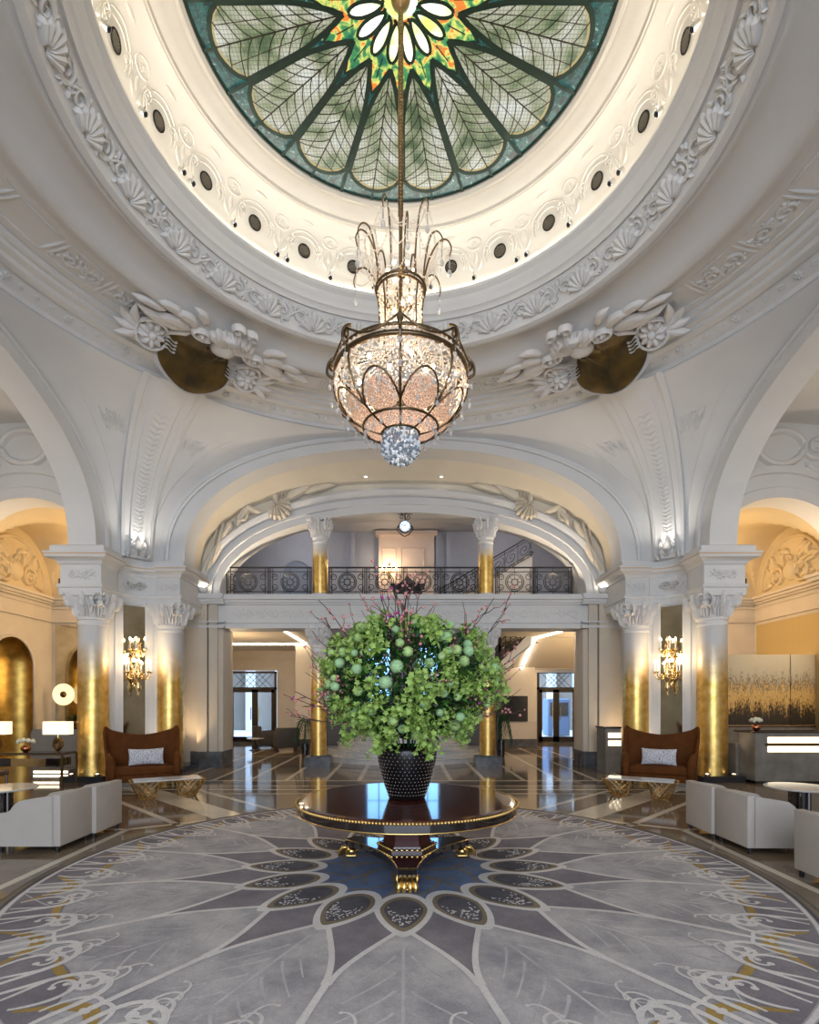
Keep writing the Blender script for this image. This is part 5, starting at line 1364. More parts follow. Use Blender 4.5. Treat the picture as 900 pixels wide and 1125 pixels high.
locs = [pc(.60 + .07 * sin(k * 2.1), k * 2 * PI / 20 + .1, (.70, .88, .79, .95)[k % 4]) for k in range(20)] + [pc(.13, k * PI / 4 + .2, 1.3 + .08 * k) for k in range(8)] + [pc(.15, k * PI / 3, 2.24) for k in range(6)]
bits('bulb', 'bulb', locs, lambda m_: m_.ball((0, 0, 0), .022, 8, 6, sz=1.4))
def mkdrop(m_):
    for j in range(3): m_.ball((0, 0, -j * .022), .008, 5, 4)
    m_.ball((0, 0, -.098), .019, 8, 6, sz=1.9)
locs = [pc(rad(body, (.66, .52)[k % 2]) + .02, k * 2 * PI / 32 + .1, (.66, .52)[k % 2]) for k in range(32)] + [pc(.42, k * PI / 12, .39) for k in range(24)] + [pc(.81, k * PI / 4, .76) for k in range(8)] + [pc(.83, k * PI / 4, .98) for k in range(8)]
bits('crystal_drop', 'crystal_w', locs, mkdrop)
s = MB(); rr = random.Random(9)
for j in range(13):
    z = .33 - j * .028; r_ = .215 * sqrt(max(.03, 1 - ((z - .17) / .185) ** 2)) if z < .17 else .215 - .03 * ((z - .17) / .16) ** 2; n = max(4, int(r_ * 2 * PI / .034))
    for i in range(n): a = 2 * PI * (i + .5 * (j % 2)) / n; q = r_ + rr.uniform(-.012, .012); s.ball((q * cos(a), q * sin(a), z + rr.uniform(-.006, .006)), rr.uniform(.012, .018), 6, 4, int(rr.random() < .45), sz=1.3)
s.build('crystal_ball', ['crystal_d', 'crystal_w2'], c, smooth=False)

# ================================================================== VENTS + SPOTLIGHTS on the drum
def orient(o, pos, direction):
    o.location = pos; o.rotation_euler = Vector(direction).to_track_quat('Z', 'Y').to_euler()
vent = None
clock = {0: 'straight ahead behind the chandelier'}
for i in range(-7, 8):
    a = D(15.1 * i)
    if vent is None:
        s = MB(); s.lathe([(.108, 0), (.108, .012), (.092, .014), (.092, .004), (.001, .004)], 24)
        root = s.build('ceiling_vent', mat('vent_black', (.02, .018, .016), .9, spec=.1)); vent = root
        q = MB()
        for j in range(-3, 4): h_ = sqrt(.088 ** 2 - (j * .023) ** 2); q.box(-h_, h_, j * .023 - .0035, j * .023 + .0035, .005, .009)
        q.build('grille', mat('vent_slat', (.22, .19, .14), .7), root)
    else:
        root = vent.copy(); COL.objects.link(root)
        g2 = [x for x in bpy.data.objects if x.parent == vent][0].copy(); COL.objects.link(g2); g2.parent = root
    orient(root, (AX + 3.33 * sin(a), YC + 3.33 * cos(a), 9.42), (-sin(a), -cos(a), -.17))
    side = 'left' if i < 0 else 'right'; n = abs(i)
    lb = 'round dark vent in the cream drum straight behind the chandelier top' if n == 0 else 'round dark slatted vent in the cream drum, %s to the %s of the chandelier rod' % (['', 'first', 'second', 'third', 'fourth', 'fifth', 'sixth', 'seventh'][n], side)
    tag(root, lb, 'vent', 'round vents in the dome drum')
sp = None; k = 0
for i in range(-13, 14):
    if i % 2 == 0: continue
    for dx in ((-.7, .7) if abs(i) in (1, 5, 9) else (0,)):
        a = D(7.55 * i + dx * 2.2)
        if sp is None:
            s = MB(); s.lathe([(.001, -.05), (.036, -.05), (.036, .05), (.028, .055), (.026, .03), (.001, .03)], 14); root = s.build('spotlight', 'silver', autosm=.6); sp = root
            q = MB(); q.lathe([(.025, .035), (.001, .036)], 14); q.build('lens', 'screen', root)
            q = MB(); q.tube([(0, 0, -.02), (0, .07, -.02), (0, .09, -.05)], .008, 5); q.build('bracket', 'silver', root)
        else:
            root = sp.copy(); COL.objects.link(root)
            for ch in [x for x in bpy.data.objects if x.parent == sp]: g2 = ch.copy(); COL.objects.link(g2); g2.parent = root
        orient(root, (AX + 3.24 * sin(a), YC + 3.24 * cos(a), 9.06), (-sin(a) * .8, -cos(a) * .8, -.75))
        k = (abs(i) - 1) // 2; ORD = ['first', 'second', 'third', 'fourth', 'fifth', 'sixth', 'seventh']
        tag(root, 'small silver spotlight, %s vent gap %s of the chandelier%s' % (ORD[k], 'left' if i < 0 else 'right', '' if dx == 0 else (', nearer of two' if dx * i < 0 else ', farther of two')), 'spotlight', 'spotlights on the dome cornice ' + ('left' if i < 0 else 'right'))

# ================================================================== SHIELD CARTOUCHES
def cartouche(qx, label):
    ctr = Vector((AX + qx * 5.66 * .7071, YC + 5.66 * .7071, 8.20))
    outw = Vector((-qx * .7071, -.7071, 0))                     # towards the centre
    nrm = (outw * .72 + Vector((0, 0, -.70))).normalized()
    up = (Vector((0, 0, 1)) * .72 + outw * .70).normalized(); rt = nrm.cross(up); rt = -rt if rt.x < 0 else rt
    t = thing('shield_cartouche', label, 'ornament', ctr[:], 0, 'gilded shields at the pendentive tops')
    def F_(u, v_, h):
        if v_ <= .25: return tuple(rt * u * 1.1 + up * v_ * 1.02 + nrm * h)
        k = min(1, (v_ - .25) / .25); n2 = nrm.lerp(Vector((0, 0, -1)) + outw * .25, k).normalized()
        return tuple(rt * u * 1.1 + up * .255 + outw * (v_ - .25) * 1.9 + Vector((0, 0, .02 - .16 * min(1, (v_ - .25) / .7))) + n2 * h)
    sgn = -1   # the notch sits towards the room centre side
    # shield outline
    ol = []
    for q in linsp(0, 2 * PI, 57)[:-1]:
        x = .62 * cos(q); y = .50 * sin(q); 
        if sin(q) < 0: x *= (1 - .25 * abs(sin(q)) ** 2)
        ol.append((x, y))
    nc = (-qx * .26, .50)
    def notch(p):
        d = Vector(p) - Vector(nc); L_ = d.length
        if L_ < .22: d = d.normalized() * .22 if L_ > 1e-4 else Vector((0, -.22)); return (nc[0] + d.x, nc[1] + d.y)
        return p
    ol = [notch(p) for p in ol]
    s = MB(); n = len(ol); vs = [F_(0, -.03, .13)]
    for k_, hh in ((.35, .13), (.55, .12), (.78, .09), (1., .045)): vs += [F_(x * k_, y * k_ - .03 * (1 - k_), hh) for x, y in ol]
    fs = [(0, 1 + i, 1 + (i + 1) % n) for i in range(n)]
    for j in range(3):
        for i in range(n): fs.append((1 + j * n + i, 1 + (j + 1) * n + i, 1 + (j + 1) * n + (i + 1) % n, 1 + j * n + (i + 1) % n))
    s.add(vs, fs); s.build('shield', 'darkbronze', t, smooth=True)
    s = MB(); R_ = lambda st, h_: relief(s, st, F_, h_)
    # white frame strap above, volutes, flowers, claws, back plate
    R_([[(x * 1.06, y * 1.06, .04) for x, y in (ol[1:11] if qx > 0 else ol[18:28])]], .10)
    Sv = lambda st, cu, cv, f_=.52: [[(cu + x, cv + y * f_, w_) for x, y, w_ in q] for q in st]
    for sx_ in (-1, 1):
        far = sx_ == -qx; cu, cv = sx_ * .84 - qx * .08, .17
        dome(s, cu, cv, .21, F_, .10, n=16); rosette(s, cu, cv, .22, F_, .17, 9); dome(s, cu, cv, .10, F_, .22, n=12)
        R_([[(cu + .24 * cos(a_), cv + .24 * sin(a_), .03) for a_ in linsp(0, 2 * PI, 19)]], .10)
        for j_ in range(4): R_([[(cu - sx_ * (.20 + .20 * q), cv - .10 + j_ * .055 + .02 * sin(q * 7), .012) for q in linsp(0, 1, 8)]], .19)
        for a_ in (-.8, -.3, .2, .7): R_([leaf(cu + sx_ * .16, cv, (a_ if sx_ > 0 else PI - a_), .42, .7 * sx_, .17)], .09)
        R_(Sv([spiral(0, 0, .17, PI if sx_ > 0 else 0, 1.7, sx_, 26, .24)], sx_ * .46 + nc[0], .60), .16); dome(s, sx_ * .46 + nc[0], .60, .045, F_, .2)
        R_(Sv([leaf(sx_ * .12, -.1, (.3 if sx_ > 0 else PI - .3), .6, -.9 * sx_, .14), leaf(sx_ * .1, .1, (.8 if sx_ > 0 else PI - .8), .5, -1.2 * sx_, .15), leaf(sx_ * .2, -.2, (-.1 if sx_ > 0 else PI + .1), .75, .5 * sx_, .10)], sx_ * .46 + nc[0], .58), .11)
        R_(Sv([leaf(sx_ * .2, .1, (1.2 if sx_ > 0 else PI - 1.2), .45, -1.0 * sx_, .15), leaf(sx_ * .5, .0, (.5 if sx_ > 0 else PI - .5), .5, -.7 * sx_, .13), leaf(sx_ * .75, -.1, (.2 if sx_ > 0 else PI - .2), .5, -.4 * sx_, .11)], sx_ * .3 + nc[0], .68), .09)
    dome(s, nc[0], nc[1] + .0, .20, F_, .22, n=16)
    R_(Sv(shell(0, .02, .58, PI / 2, 2.0, 9, .11), nc[0], nc[1] + .03), .17)
    R_(Sv(shell(0, .55, .34, -PI / 2, 1.8, 7, .10), nc[0], nc[1] + .03), .20)
    R_(Sv([spiral(-.12, .8, .11, 0, 1.4, 1, 16, .25), spiral(.12, .8, .11, PI, 1.4, -1, 16, .25)], nc[0], .5), .12)
    s.build('plaster_frame', 'relief', t, autosm=1.)
    s = MB(); rb2 = [(x * 1.1, y * 1.1) for x, y in ol]; vs = [F_(0, -.03, -.03)]
    for k_, hh in ((.35, -.03), (.6, -.02), (.8, -.01), (1., -.0)): vs += [F_(x * k_, y * k_ - .03 * (1 - k_), hh) for x, y in rb2]
    vs += [F_(x * .92, y * .92 + .08, -.40) for x, y in rb2]
    fs = [(0, 1 + i, 1 + (i + 1) % n) for i in range(n)] + [(1 + j * n + i, 1 + (j + 1) * n + i, 1 + (j + 1) * n + (i + 1) % n, 1 + j * n + (i + 1) % n) for j in range(4) for i in range(n)]
    s.add(vs, fs)
    s.build('back_plate', 'plaster', t)
cartouche(-1, 'dark bronze shield in white plaster scrolls above the left pier')
cartouche(1, 'dark bronze shield in white plaster scrolls above the right pier')
# ================================================================== PIER MIRRORS + SCONCES
def pierframe(qx):
    ctr = Vector((AX + qx * 6.325, YC + 6.325, 0)); rz = math.radians(-45) * (-qx) if False else 0
    return ctr
for qx, nm in ((-1, 'left'), (1, 'right')):
    ctr = Vector((AX + qx * 6.325, YC + 6.325, 0)); rz = math.radians(45 if qx < 0 else -45)   # local -y faces the room centre
    t = thing('wall_mirror', 'tall antique mirror panel between the two gilded columns of the %s pier' % nm, 'mirror', ctr[:], rz)
    s = MB(); s.box(-.25, .25, -.03, -.005, .35, 3.97); s.build('mirror_glass', 'mirror', t)
    s = MB()
    for b in ((-.262, -.245, .35, 3.98), (.245, .262, .35, 3.98)): s.box(b[0], b[1], -.04, -.004, b[2], b[3])
    s.box(-.262, .262, -.04, -.004, .33, .36); s.build('frame', 'white', t)
    q = ctr + Vector((sin(rz), -cos(rz), 0)) * .30
    t = thing('candle_sconce', 'ornate brass candle sconce with two tiers of lit bulbs on the %s pier mirror' % nm, 'wall light', (q.x, q.y, 1.85), rz)
    s = MB()
    s.lathe([(.005, 0), (.03, .03), (.015, .07), (.04, .14), (.06, .22), (.035, .28), (.05, .36), (.09, .44), (.07, .52), (.035, .56), (.03, .75), (.05, .82), (.03, .88), (.028, 1.05), (.055, 1.12), (.04, 1.2), (.02, 1.3), (.03, 1.34), (.005, 1.4)], 14)
    s.tube([(0, 0, .45), (0, .15, .5), (0, .28, .45)], .02, 6); s.box(-.06, .06, .26, .28, .25, .8)
    rr = random.Random(2)
    for i in range(26):
        z = rr.uniform(.1, 1.3); a = rr.uniform(0, 2 * PI); leafq(s, Vector((.03 * cos(a), .03 * sin(a), z)), Vector((cos(a), sin(a), .9)), Vector((0, 0, 1)), .12, .05)
    s.build('stem', 'brass', t, smooth=True)
    cd = MB(); bb = MB()
    for tier, (zt, r_, n, off) in enumerate(((.52, .27, 6, .0), (1.04, .17, 5, .3))):
        for k in range(n):
            a = off + k * 2 * PI / n; ca, sa = cos(a), sin(a); m_ = MB()
            m_.tube([(r_ * f_ * ca, r_ * f_ * sa, zt + g_) for f_, g_ in ((.1, -.02), (.35, -.12), (.7, -.13), (.97, -.05), (1, .03))], [.016, .014, .013, .012, .012], 6)
            m_.tube([(r_ * .5 * ca + p[0] * .8 * ca, r_ * .5 * sa + p[0] * .8 * sa, zt - .04 + p[1]) for p in spiral(0, 0, .06, PI, 1.2, 1, 10)], .008, 5)
            m_.lathe([(.012, .02), (.045, .035), (.05, .05), (.02, .055)], 10, (r_ * ca, r_ * sa, zt))
            w = m_.build('candle_arm', 'brass', t, smooth=True)
            m_ = MB(); m_.lathe([(.014, .055), (.014, .25), (.001, .252)], 8, (r_ * ca, r_ * sa, zt)); m_.build('candle', 'white', w, smooth=True)
            m_ = MB(); m_.ball((r_ * ca, r_ * sa, zt + .285), .019, 8, 6, sz=1.8); m_.build('bulb', 'bulbw', w, smooth=True)

# ================================================================== WINGED LOVESEATS
def loveseat(name, label, loc, rz, group):
    t = thing(name, label, 'sofa', loc, rz, group)
    # plan path of the shell: left arm front -> back -> right arm front ; u 0..1
    path = [(-.66, -.36), (-.70, -.10), (-.72, .12), (-.68, .28), (-.56, .36), (-.28, .39), (0, .40), (.28, .39), (.56, .36), (.68, .28), (.72, .12), (.70, -.10), (.66, -.36)]
    top = [.50, .54, .78, 1.16, 1.10, 1.02, .99, 1.02, 1.10, 1.16, .78, .54, .50]
    def interp(arr, q):
        x = q * (len(arr) - 1); i = min(len(arr) - 2, int(x)); f_ = x - i
        a = arr[max(0, i - 1)], arr[i], arr[i + 1], arr[min(len(arr) - 1, i + 2)]
        def cr(p0, p1, p2, p3): return .5 * (2 * p1 + (p2 - p0) * f_ + (2 * p0 - 5 * p1 + 4 * p2 - p3) * f_ ** 2 + (3 * p1 - p0 - 3 * p2 + p3) * f_ ** 3)
        if isinstance(arr[0], tuple): return tuple(cr(*[p[k] for p in a]) for k in range(2))
        return cr(*a)
    s = MB(); us = linsp(0, 1, 61); N = 10
    def pt(u, v_, side):
        x, y = interp(path, u); h_ = interp(top, u); z = .14 + (h_ - .14) * v_
        x2, y2 = interp(path, min(1, u + .01)); x1, y1 = interp(path, max(0, u - .01)); d = Vector((x2 - x1, y2 - y1)).normalized(); n = Vector((-d.y, d.x))   # outward
        fl = .22 * max(0, z - .4) ** 1.3 + .0
        th = .045 * (1 - .35 * v_)
        return (x * (1 + fl * .9) + n.x * side * th, y + fl * .9 * (1 if y > 0 else .2) + n.y * side * th, z)
    s.grid(lambda u, v_: pt(u, v_, 1), us, linsp(0, 1, N)); s.grid(lambda u, v_: pt(u, v_, -1), us, linsp(0, 1, N), flip=True)
    def cap(u, k):    # rounded top
        a = pt(u, 1, 1); b = pt(u, 1, -1); c_ = [(a[i] + b[i]) / 2 for i in range(3)]; h_ = [(a[i] - b[i]) / 2 for i in range(3)]
        return (c_[0] + h_[0] * cos(k), c_[1] + h_[1] * cos(k), c_[2] + .035 * sin(k))
    s.grid(cap, us, linsp(0, PI, 7))
    for u in (0, 1):
        s.grid(lambda v_, k: tuple(pt(u, v_, 1)[i] * (1 - k) + pt(u, v_, -1)[i] * k for i in range(3)), linsp(0, 1, N), [0, 1])
    s.build('wing_back', 'velvet', t, autosm=math.radians(50))
    for sx_ in (-1, 1):
        s = MB(); s.tube([(sx_ * .655, -.38, .15), (sx_ * .655, -.385, .40), (sx_ * .66, -.35, .52), (sx_ * .685, -.15, .57), (sx_ * .70, .05, .63)], [.075, .08, .085, .08, .06], 12)
        s.build('arm', 'velvet', t, smooth=True)
    s = MB(); s.rbox(-.60, .60, -.40, .34, .26, .42, .05, 4); s.build('seat', 'velvet', t, autosm=.9)
    s = MB(); s.rbox(-.63, .63, -.37, .32, .13, .27, .02, 2); s.build('seat_rail', 'velvet', t, autosm=.9)
    for x, y in ((-.62, -.33), (.62, -.33), (-.60, .28), (.60, .28)):
        s = MB(); s.lathe([(.035, .14), (.03, .06), (.022, .0), (.001, 0)], 10, (x, y, 0)); s.build('leg', 'leg', t, smooth=True)
    return t
L1 = loveseat('wing_loveseat', 'rust velvet winged loveseat in front of the left pier mirror', (-5.36, 11.02, 0), math.radians(30), None); L1.scale = (.90, 1, 1)
L2 = copy_tree(L1, (5.22, 11.02, 0), math.radians(-30), 'rust velvet winged loveseat in front of the right pier mirror')
def cushion(label, loc, rz):
    s = MB()
    def P(u, v_, sg_):
        W_, H_ = .33, .17; e = (1 - abs(u) ** 2.6) * (1 - abs(v_) ** 2.6); k = 1 - .10 * (1 - abs(v_)) * (abs(u) > .99) 
        return (u * W_ * (1 - .05 * (1 - v_ * v_) * (u * u)), -sg_ * .075 * max(0, e) ** .5, v_ * H_ * (1 - .10 * (1 - u * u) * (v_ * v_)))
    us = [sin(PI / 2 * q) for q in linsp(-1, 1, 21)]
    s.grid(lambda u, v_: P(u, v_, 1), us, us); s.grid(lambda u, v_: P(u, v_, -1), us, us, flip=True)
    o = s.build('cushion', 'cushion', smooth=True, merge=True); o.location = loc; o.rotation_euler = (math.radians(-12), 0, rz); tag(o, label, 'cushion')
def local(o, x, y): c_, s_ = cos(o.rotation_euler.z), sin(o.rotation_euler.z); return (o.location.x + x * c_ - y * s_, o.location.y + x * s_ + y * c_)
p = local(L1, .04, -.10); cushion('grey and white patterned lumbar cushion on the left rust loveseat', (p[0], p[1], .60), math.radians(30))
p = local(L2, .0, -.10); cushion('grey and white patterned lumbar cushion on the right rust loveseat', (p[0], p[1], .60), math.radians(-30))

# coffee tables with brass lattice legs
def coffee(label, loc, rz):
    t = thing('coffee_table', label, 'table', loc, rz)
    s = MB(); s.rbox(-.56, .56, -.22, .22, .31, .335, .006, 2); s.build('marble_top', 'wtop', t)
    for sx_ in (-1, 1):
        s = MB()
        # tapering openwork basket
        def Q(side, u, v_):    # v 0 bottom,1 top
            hw = .12 + .12 * v_; hd = .13 + .08 * v_; cx_ = sx_ * (.38 - .04 * (1 - v_))
            return {0: (cx_ + u * hw, -hd, .31 * v_), 1: (cx_ + u * hw, hd, .31 * v_), 2: (cx_ - hw, u * hd, .31 * v_), 3: (cx_ + hw, u * hd, .31 * v_)}[side]
        for side in range(4):
            for u0 in linsp(-1.9, 1.5, 9):
                for dr in (1, -1):
                    pts_ = []
                    for t_ in linsp(0, 1, 9):
                        u = (u0 + t_ * 1.2) * dr
                        if -1 <= u <= 1: pts_.append(Q(side, u, t_))
                    if len(pts_) > 1: s.tube(pts_, .007, 4)
            s.tube([Q(side, -1, 1), Q(side, 1, 1)], .009, 4); s.tube([Q(side, -1, 0.02), Q(side, 1, .02)], .009, 4); s.tube([Q(side, -1, 0.02), Q(side, -1, 1)], .008, 4)
        s.build('lattice_base', 'brass', t)
coffee('white marble coffee table on brass lattice bases in front of the left rust loveseat', (-4.30, 9.72, 0), math.radians(30))
coffee('white marble coffee table on brass lattice bases in front of the right rust loveseat', (4.24, 9.68, 0), math.radians(-30))

# light armchairs
def armchair(label, loc, rz, proto=[None]):
    if proto[0]: return copy_tree(proto[0], loc, rz, label, 'pale linen armchairs')
    t = thing('armchair', label, 'armchair', loc, rz, 'pale linen armchairs'); proto[0] = t
    s = MB(); s.rbox(-.31, .31, .27, .37, .07, .655, .012, 3); s.build('backrest', 'linen', t, autosm=.9)
    for sx_ in (-1, 1):
        prof = [(.30, .07), (.30, .65), (-.02, .60), (-.10, .585), (-.16, .54), (-.20, .48), (-.26, .45), (-.36, .44), (-.37, .43), (-.37, .07)]
        s = MB(); s.prism(prof, sx_ * .31, sx_ * .235, ax='x'); o = s.build('arm', 'linen', t, merge=True)
        bv = o.modifiers.new('bevel', 'BEVEL'); bv.width = .012; bv.segments = 2; bv.limit_method = 'ANGLE'
    s = MB(); s.rbox(-.24, .24, -.37, .28, .22, .40, .04, 4); s.build('seat_cushion', 'linen', t, autosm=.9)
    s = MB(); s.rbox(-.235, .235, -.36, .28, .075, .22, .008, 1); s.build('seat_base', 'linen', t)
    for x in (-.27, .27):
        for y in (-.32, .32):
            s = MB(); s.lathe([(.028, .075), (.022, 0), (.001, 0)], 10, (x, y, 0)); s.build('leg', 'leg', t)
    return t
H90 = PI / 2
armchair('pale linen armchair left of the carpet, nearer of the two', (-4.27, 6.38, 0), -H90)
armchair('pale linen armchair left of the carpet, farther of the two', (-4.22, 7.00, 0), -H90 )
armchair('pale linen armchair right of the carpet, farthest of the three', (4.17, 6.96, 0), H90)
armchair('pale linen armchair right of the carpet, middle of the three', (4.20, 6.31, 0), H90)
armchair('pale linen armchair cut by the right picture edge, nearest of the three', (4.20, 4.98, 0), H90)
armchair('pale linen armchair facing back across the right round table', (6.75, 7.55, 0), -H90)
armchair('pale linen armchair at the far left edge, opposite the pair beside the carpet', (-6.75, 7.0, 0), H90) if False else None

def sidetable(label, loc):
    t = thing('side_table', label, 'table', loc)
    s = MB(); s.lathe([(.001, .50), (.43, .50), (.44, .49), (.43, .475), (.001, .47)], 48); s.build('tabletop', 'wtop', t, autosm=.6)
    s = MB(); prof = []
    s.v = []; n = 64
    ring = [(.125 + .012 * (i % 4 in (0, 1))) for i in range(n)]
    s.add([(ring[i] * cos(2 * PI * i / n), ring[i] * sin(2 * PI * i / n), z) for z in (.0, .475) for i in range(n)], [(i, (i + 1) % n, (i + 1) % n + n, i + n) for i in range(n)] + [tuple(range(n))])
    s.build('fluted_base', 'ebony', t)
    return t
sidetable('round pale marble side table on a black fluted drum behind the left armchairs', (-5.72, 7.62, 0))
sidetable('round pale marble side table on a black fluted drum behind the right armchairs', (5.66, 7.70, 0))

# ================================================================== RECEPTION SIDE (right)
t = thing('reception_desk', 'long grey stone reception desk with two glowing horizontal strips at the right edge', 'desk', (7.32, 11.22, 0))
s = MB(); s.box(0, 3.1, 0, .55, .06, 1.07); s.build('desk_body', 'deskstone', t)
s = MB(); s.box(.05, 3.1, .05, .55, 0, .06); s.build('plinth', 'ebony', t)
s = MB(); s.rbox(-.1, 3.12, -.03, .6, 1.07, 1.10, .006, 2); s.build('desk_top', 'ebony', t)
for z0 in (.86, .67):
    s = MB(); s.box(.26, 3.08, -.012, 0, z0, z0 + .12); s.build('light_strip', 'glow', t)
s = MB(); s.box(.20, 3.1, -.03, 0, .80, .85); s.build('wood_rail', 'bronze', t)
s = MB(); s.box(-.06, .5, .56, 1.0, 0, .80); s.build('side_counter', 'deskstone', t)
t = thing('concierge_desk', 'small grey stone desk with two glowing strips half hidden behind the right rear column', 'desk', (4.86, 13.0, 0))
s = MB(); s.box(0, .37, 0, .6, 0, 1.08); s.build('desk_body', 'deskstone', t)
s = MB(); s.rbox(-.03, .38, -.03, .62, 1.08, 1.12, .006, 2); s.build('desk_top', 'ebony', t)
for z0 in (.66, .85):
    s = MB(); s.box(.06, .37, -.012, 0, z0, z0 + .12); s.build('light_strip', 'glow', t)
def posy(label, loc, name='flower_bowl', R=.12):
    t = thing(name, label, 'flowers', loc)
    s = MB(); s.lathe([(.04, 0), (.085, .04), (.095, .08), (.075, .12), (.055, .13)], 20, cap=False); s.lathe([(.04, 0), (.001, 0)], 20); s.build('copper_bowl', 'copper', t, smooth=True)
    s = MB(); rr = random.Random(int(loc[1] * 10))
    for i in range(26):
        a, q = rr.uniform(0, 2 * PI), sqrt(rr.random()); z = .19 + .07 * sqrt(1 - q * q); s.ball((R * q * cos(a), R * q * sin(a), z), .034, 7, 5)
    s.build('white_blooms', mat('white_petals', (.75, .72, .55), .7), t, smooth=True)
posy('small copper bowl of white flowers on the reception desk', (7.55, 11.55, 1.10), R=.11)
t = thing('artwork_screen', 'two panel abstract gold and black textured artwork behind the reception desk', 'artwork', (8.45, 14.3, 1.10))
for x0, x1 in ((0, 1.80), (1.83, 2.5)):
    s = MB(); s.box(x0, x1, 0, .06, 0, 1.88); s.build('panel', 'art', t)
t = thing('back_counter', 'dark grey low counter standing under the gold artwork', 'cabinet', (8.3, 14.2, 0))
s = MB(); s.box(0, 2.55, 0, .5, 0, 1.06); s.build('cabinet_body', 'deskstone', t); s = MB(); s.rbox(-.02, 2.57, -.02, .52, 1.06, 1.09, .005, 1); s.build('countertop', 'ebony', t)
s = MB(); s.box(10.93, 10.945, 13.9, 16.7, .2, 4.1, 0); 
s.build('wall_right_panelling', 'ribpanel', kind='structure')

# ================================================================== LEFT SIDE: console, lamps, niche, disc lamp
t = thing('console_table', 'long brass framed console table with glass top at the far left', 'table', (-8.9, 10.72, 0))
s = MB()
for x in (0, 2.05):
    for y in (0, .48): s.box(x - .018, x + .018, y - .018, y + .018, 0, .66)
for y in (0, .48): s.box(0, 2.05, y - .015, y + .015, .655, .685)
for x in (0, 2.05): s.box(x - .015, x + .015, 0, .48, .655, .685)
s.build('brass_frame', 'bronze', t)
s = MB(); s.box(.0, 2.05, 0, .48, .685, .695); s.build('glass_top', 'screen', t)
s = MB(); s.box(.1, 1.95, .05, .46, .42, .58); s.build('drawer_box', 'ebony', t); s = MB(); s.box(1.0, 1.7, .04, .05, .42, .58); s.build('drawer_front', 'brass', t)
def tlamp(label, loc):
    t = thing('table_lamp', label, 'lamp', loc)
    s = MB(); s.box(-.25, .25, -.1, .1, .36, .62); s.build('lamp_shade', 'shade', t)
    s = MB()
    pts_ = [(-.07, .0), (-.09, .1), (-.03, .28), (.03, .28), (.09, .1), (.07, 0)]
    for sg_ in (-1, 1):
        s.prism([(0, .02), (sg_ * .09, .12), (sg_ * .08, .22), (sg_ * .03, .30), (sg_ * .02, .24), (sg_ * .045, .16), (sg_ * .02, .08)], -.05, .05)
    s.box(-.05, .05, -.04, .04, 0, .02); s.build('faceted_base', 'bronze', t); s = MB(); s.tube([(0, 0, .28), (0, 0, .40)], .012, 8); s.build('stem', 'brass', t)
tlamp('table lamp with rectangular cream shade on the right end of the console', (-7.08, 10.96, .695))
tlamp('table lamp with rectangular cream shade cut by the left picture edge', (-8.34, 10.96, .695))
posy('copper bowl of white flowers between the two lamps on the console', (-7.74, 10.96, .695), R=.15)
t = thing('leather_chair', 'dark brown leather chair at the far left edge in front of the console', 'chair', (-7.62, 9.75, 0), math.radians(100))
s = MB(); s.rbox(-.27, .27, -.27, .25, .36, .46, .03, 3); s.build('seat', 'leather', t)
s = MB(); s.grid(lambda u, v_: (u * (.24 + .04 * v_), .26 + .10 * v_ + .05 * (1 - u * u), .42 + .34 * v_), linsp(-1, 1, 12), linsp(0, 1, 8)); s.grid(lambda u, v_: (u * (.24 + .04 * v_), .22 + .10 * v_ + .05 * (1 - u * u), .42 + .34 * v_), linsp(-1, 1, 12), linsp(0, 1, 8)); s.tube([(u * .28, .34 + .05 * (1 - u * u), .765) for u in linsp(-1, 1, 12)], .025, 8)
s.build('backrest', 'leather', t, smooth=True)
for x in (-.23, .23):
    for y in (-.22, .24): s = MB(); s.tube([(x, y, .38), (x * 1.1, y * 1.15, 0)], [.022, .014], 8); s.build('leg', 'ebony', t)
# grey rounded screen
s = MB(); R_ = .12; W_, H_ = 1.25, 1.08
ol = [(0, 0), (W_, 0)] + [(W_ - R_ + R_ * cos(a), H_ - R_ + R_ * sin(a)) for a in linsp(0, PI / 2, 7)] + [(R_ - R_ * sin(a), H_ - R_ + R_ * cos(a)) for a in linsp(0, PI / 2, 7)]
s.prism(ol, 0, .14); o = s.build('upholstered_screen', 'greyfab'); o.location = (-8.72, 12.5, 0); tag(o, 'grey upholstered screen with rounded top corners behind the console', 'screen')
t = thing('glowing_step', 'low stone step with two bright light strips beside the left pier', 'light', (-8.25, 11.9, 0))
s = MB(); s.box(0, .8, 0, .35, 0, .22); s.build('step_block', 'deskstone', t)
for z0 in (.05, .14): s = MB(); s.box(.02, .78, -.01, 0, z0, z0 + .05); s.build('light_strip', 'glow', t)
# end wall mirror panel, disc lamp cabinet
def endpanel(s_, lb):
    x0 = AX + s_ * 10.85; x1 = AX + s_ * 9.3
    s = MB(); s.box(min(x0, x1), max(x0, x1), 16.74, 16.79, .9, 4.12, 0); 
    o = s.build('mirror_panel', 'mirror'); tag(o, lb, 'mirror')
endpanel(-1, 'tall dark antiqued mirror panel on the far left wall beside the gold niche')
t = thing('sideboard', 'dark sideboard under the antiqued mirror panel at the far left', 'cabinet', (-10.75, 16.2, 0))
s = MB(); s.rbox(0, 1.5, 0, .42, .08, .95, .01, 2); s.build('cabinet_body', 'ebony', t); s = MB(); s.box(.05, 1.45, .04, .4, 0, .08); s.build('plinth', 'bronze', t)
t = thing('disc_lamp', 'round glowing disc lamp with a dark centre on the far left sideboard', 'lamp', (-10.35, 16.35, .95))
s = MB(); s.tube([(0, .02, 0), (0, .02, 1.0)], .015, 8); s.lathe([(.12, 0), (.12, .02), (.001, .025)], 20); s.build('stand', 'bronze', t)
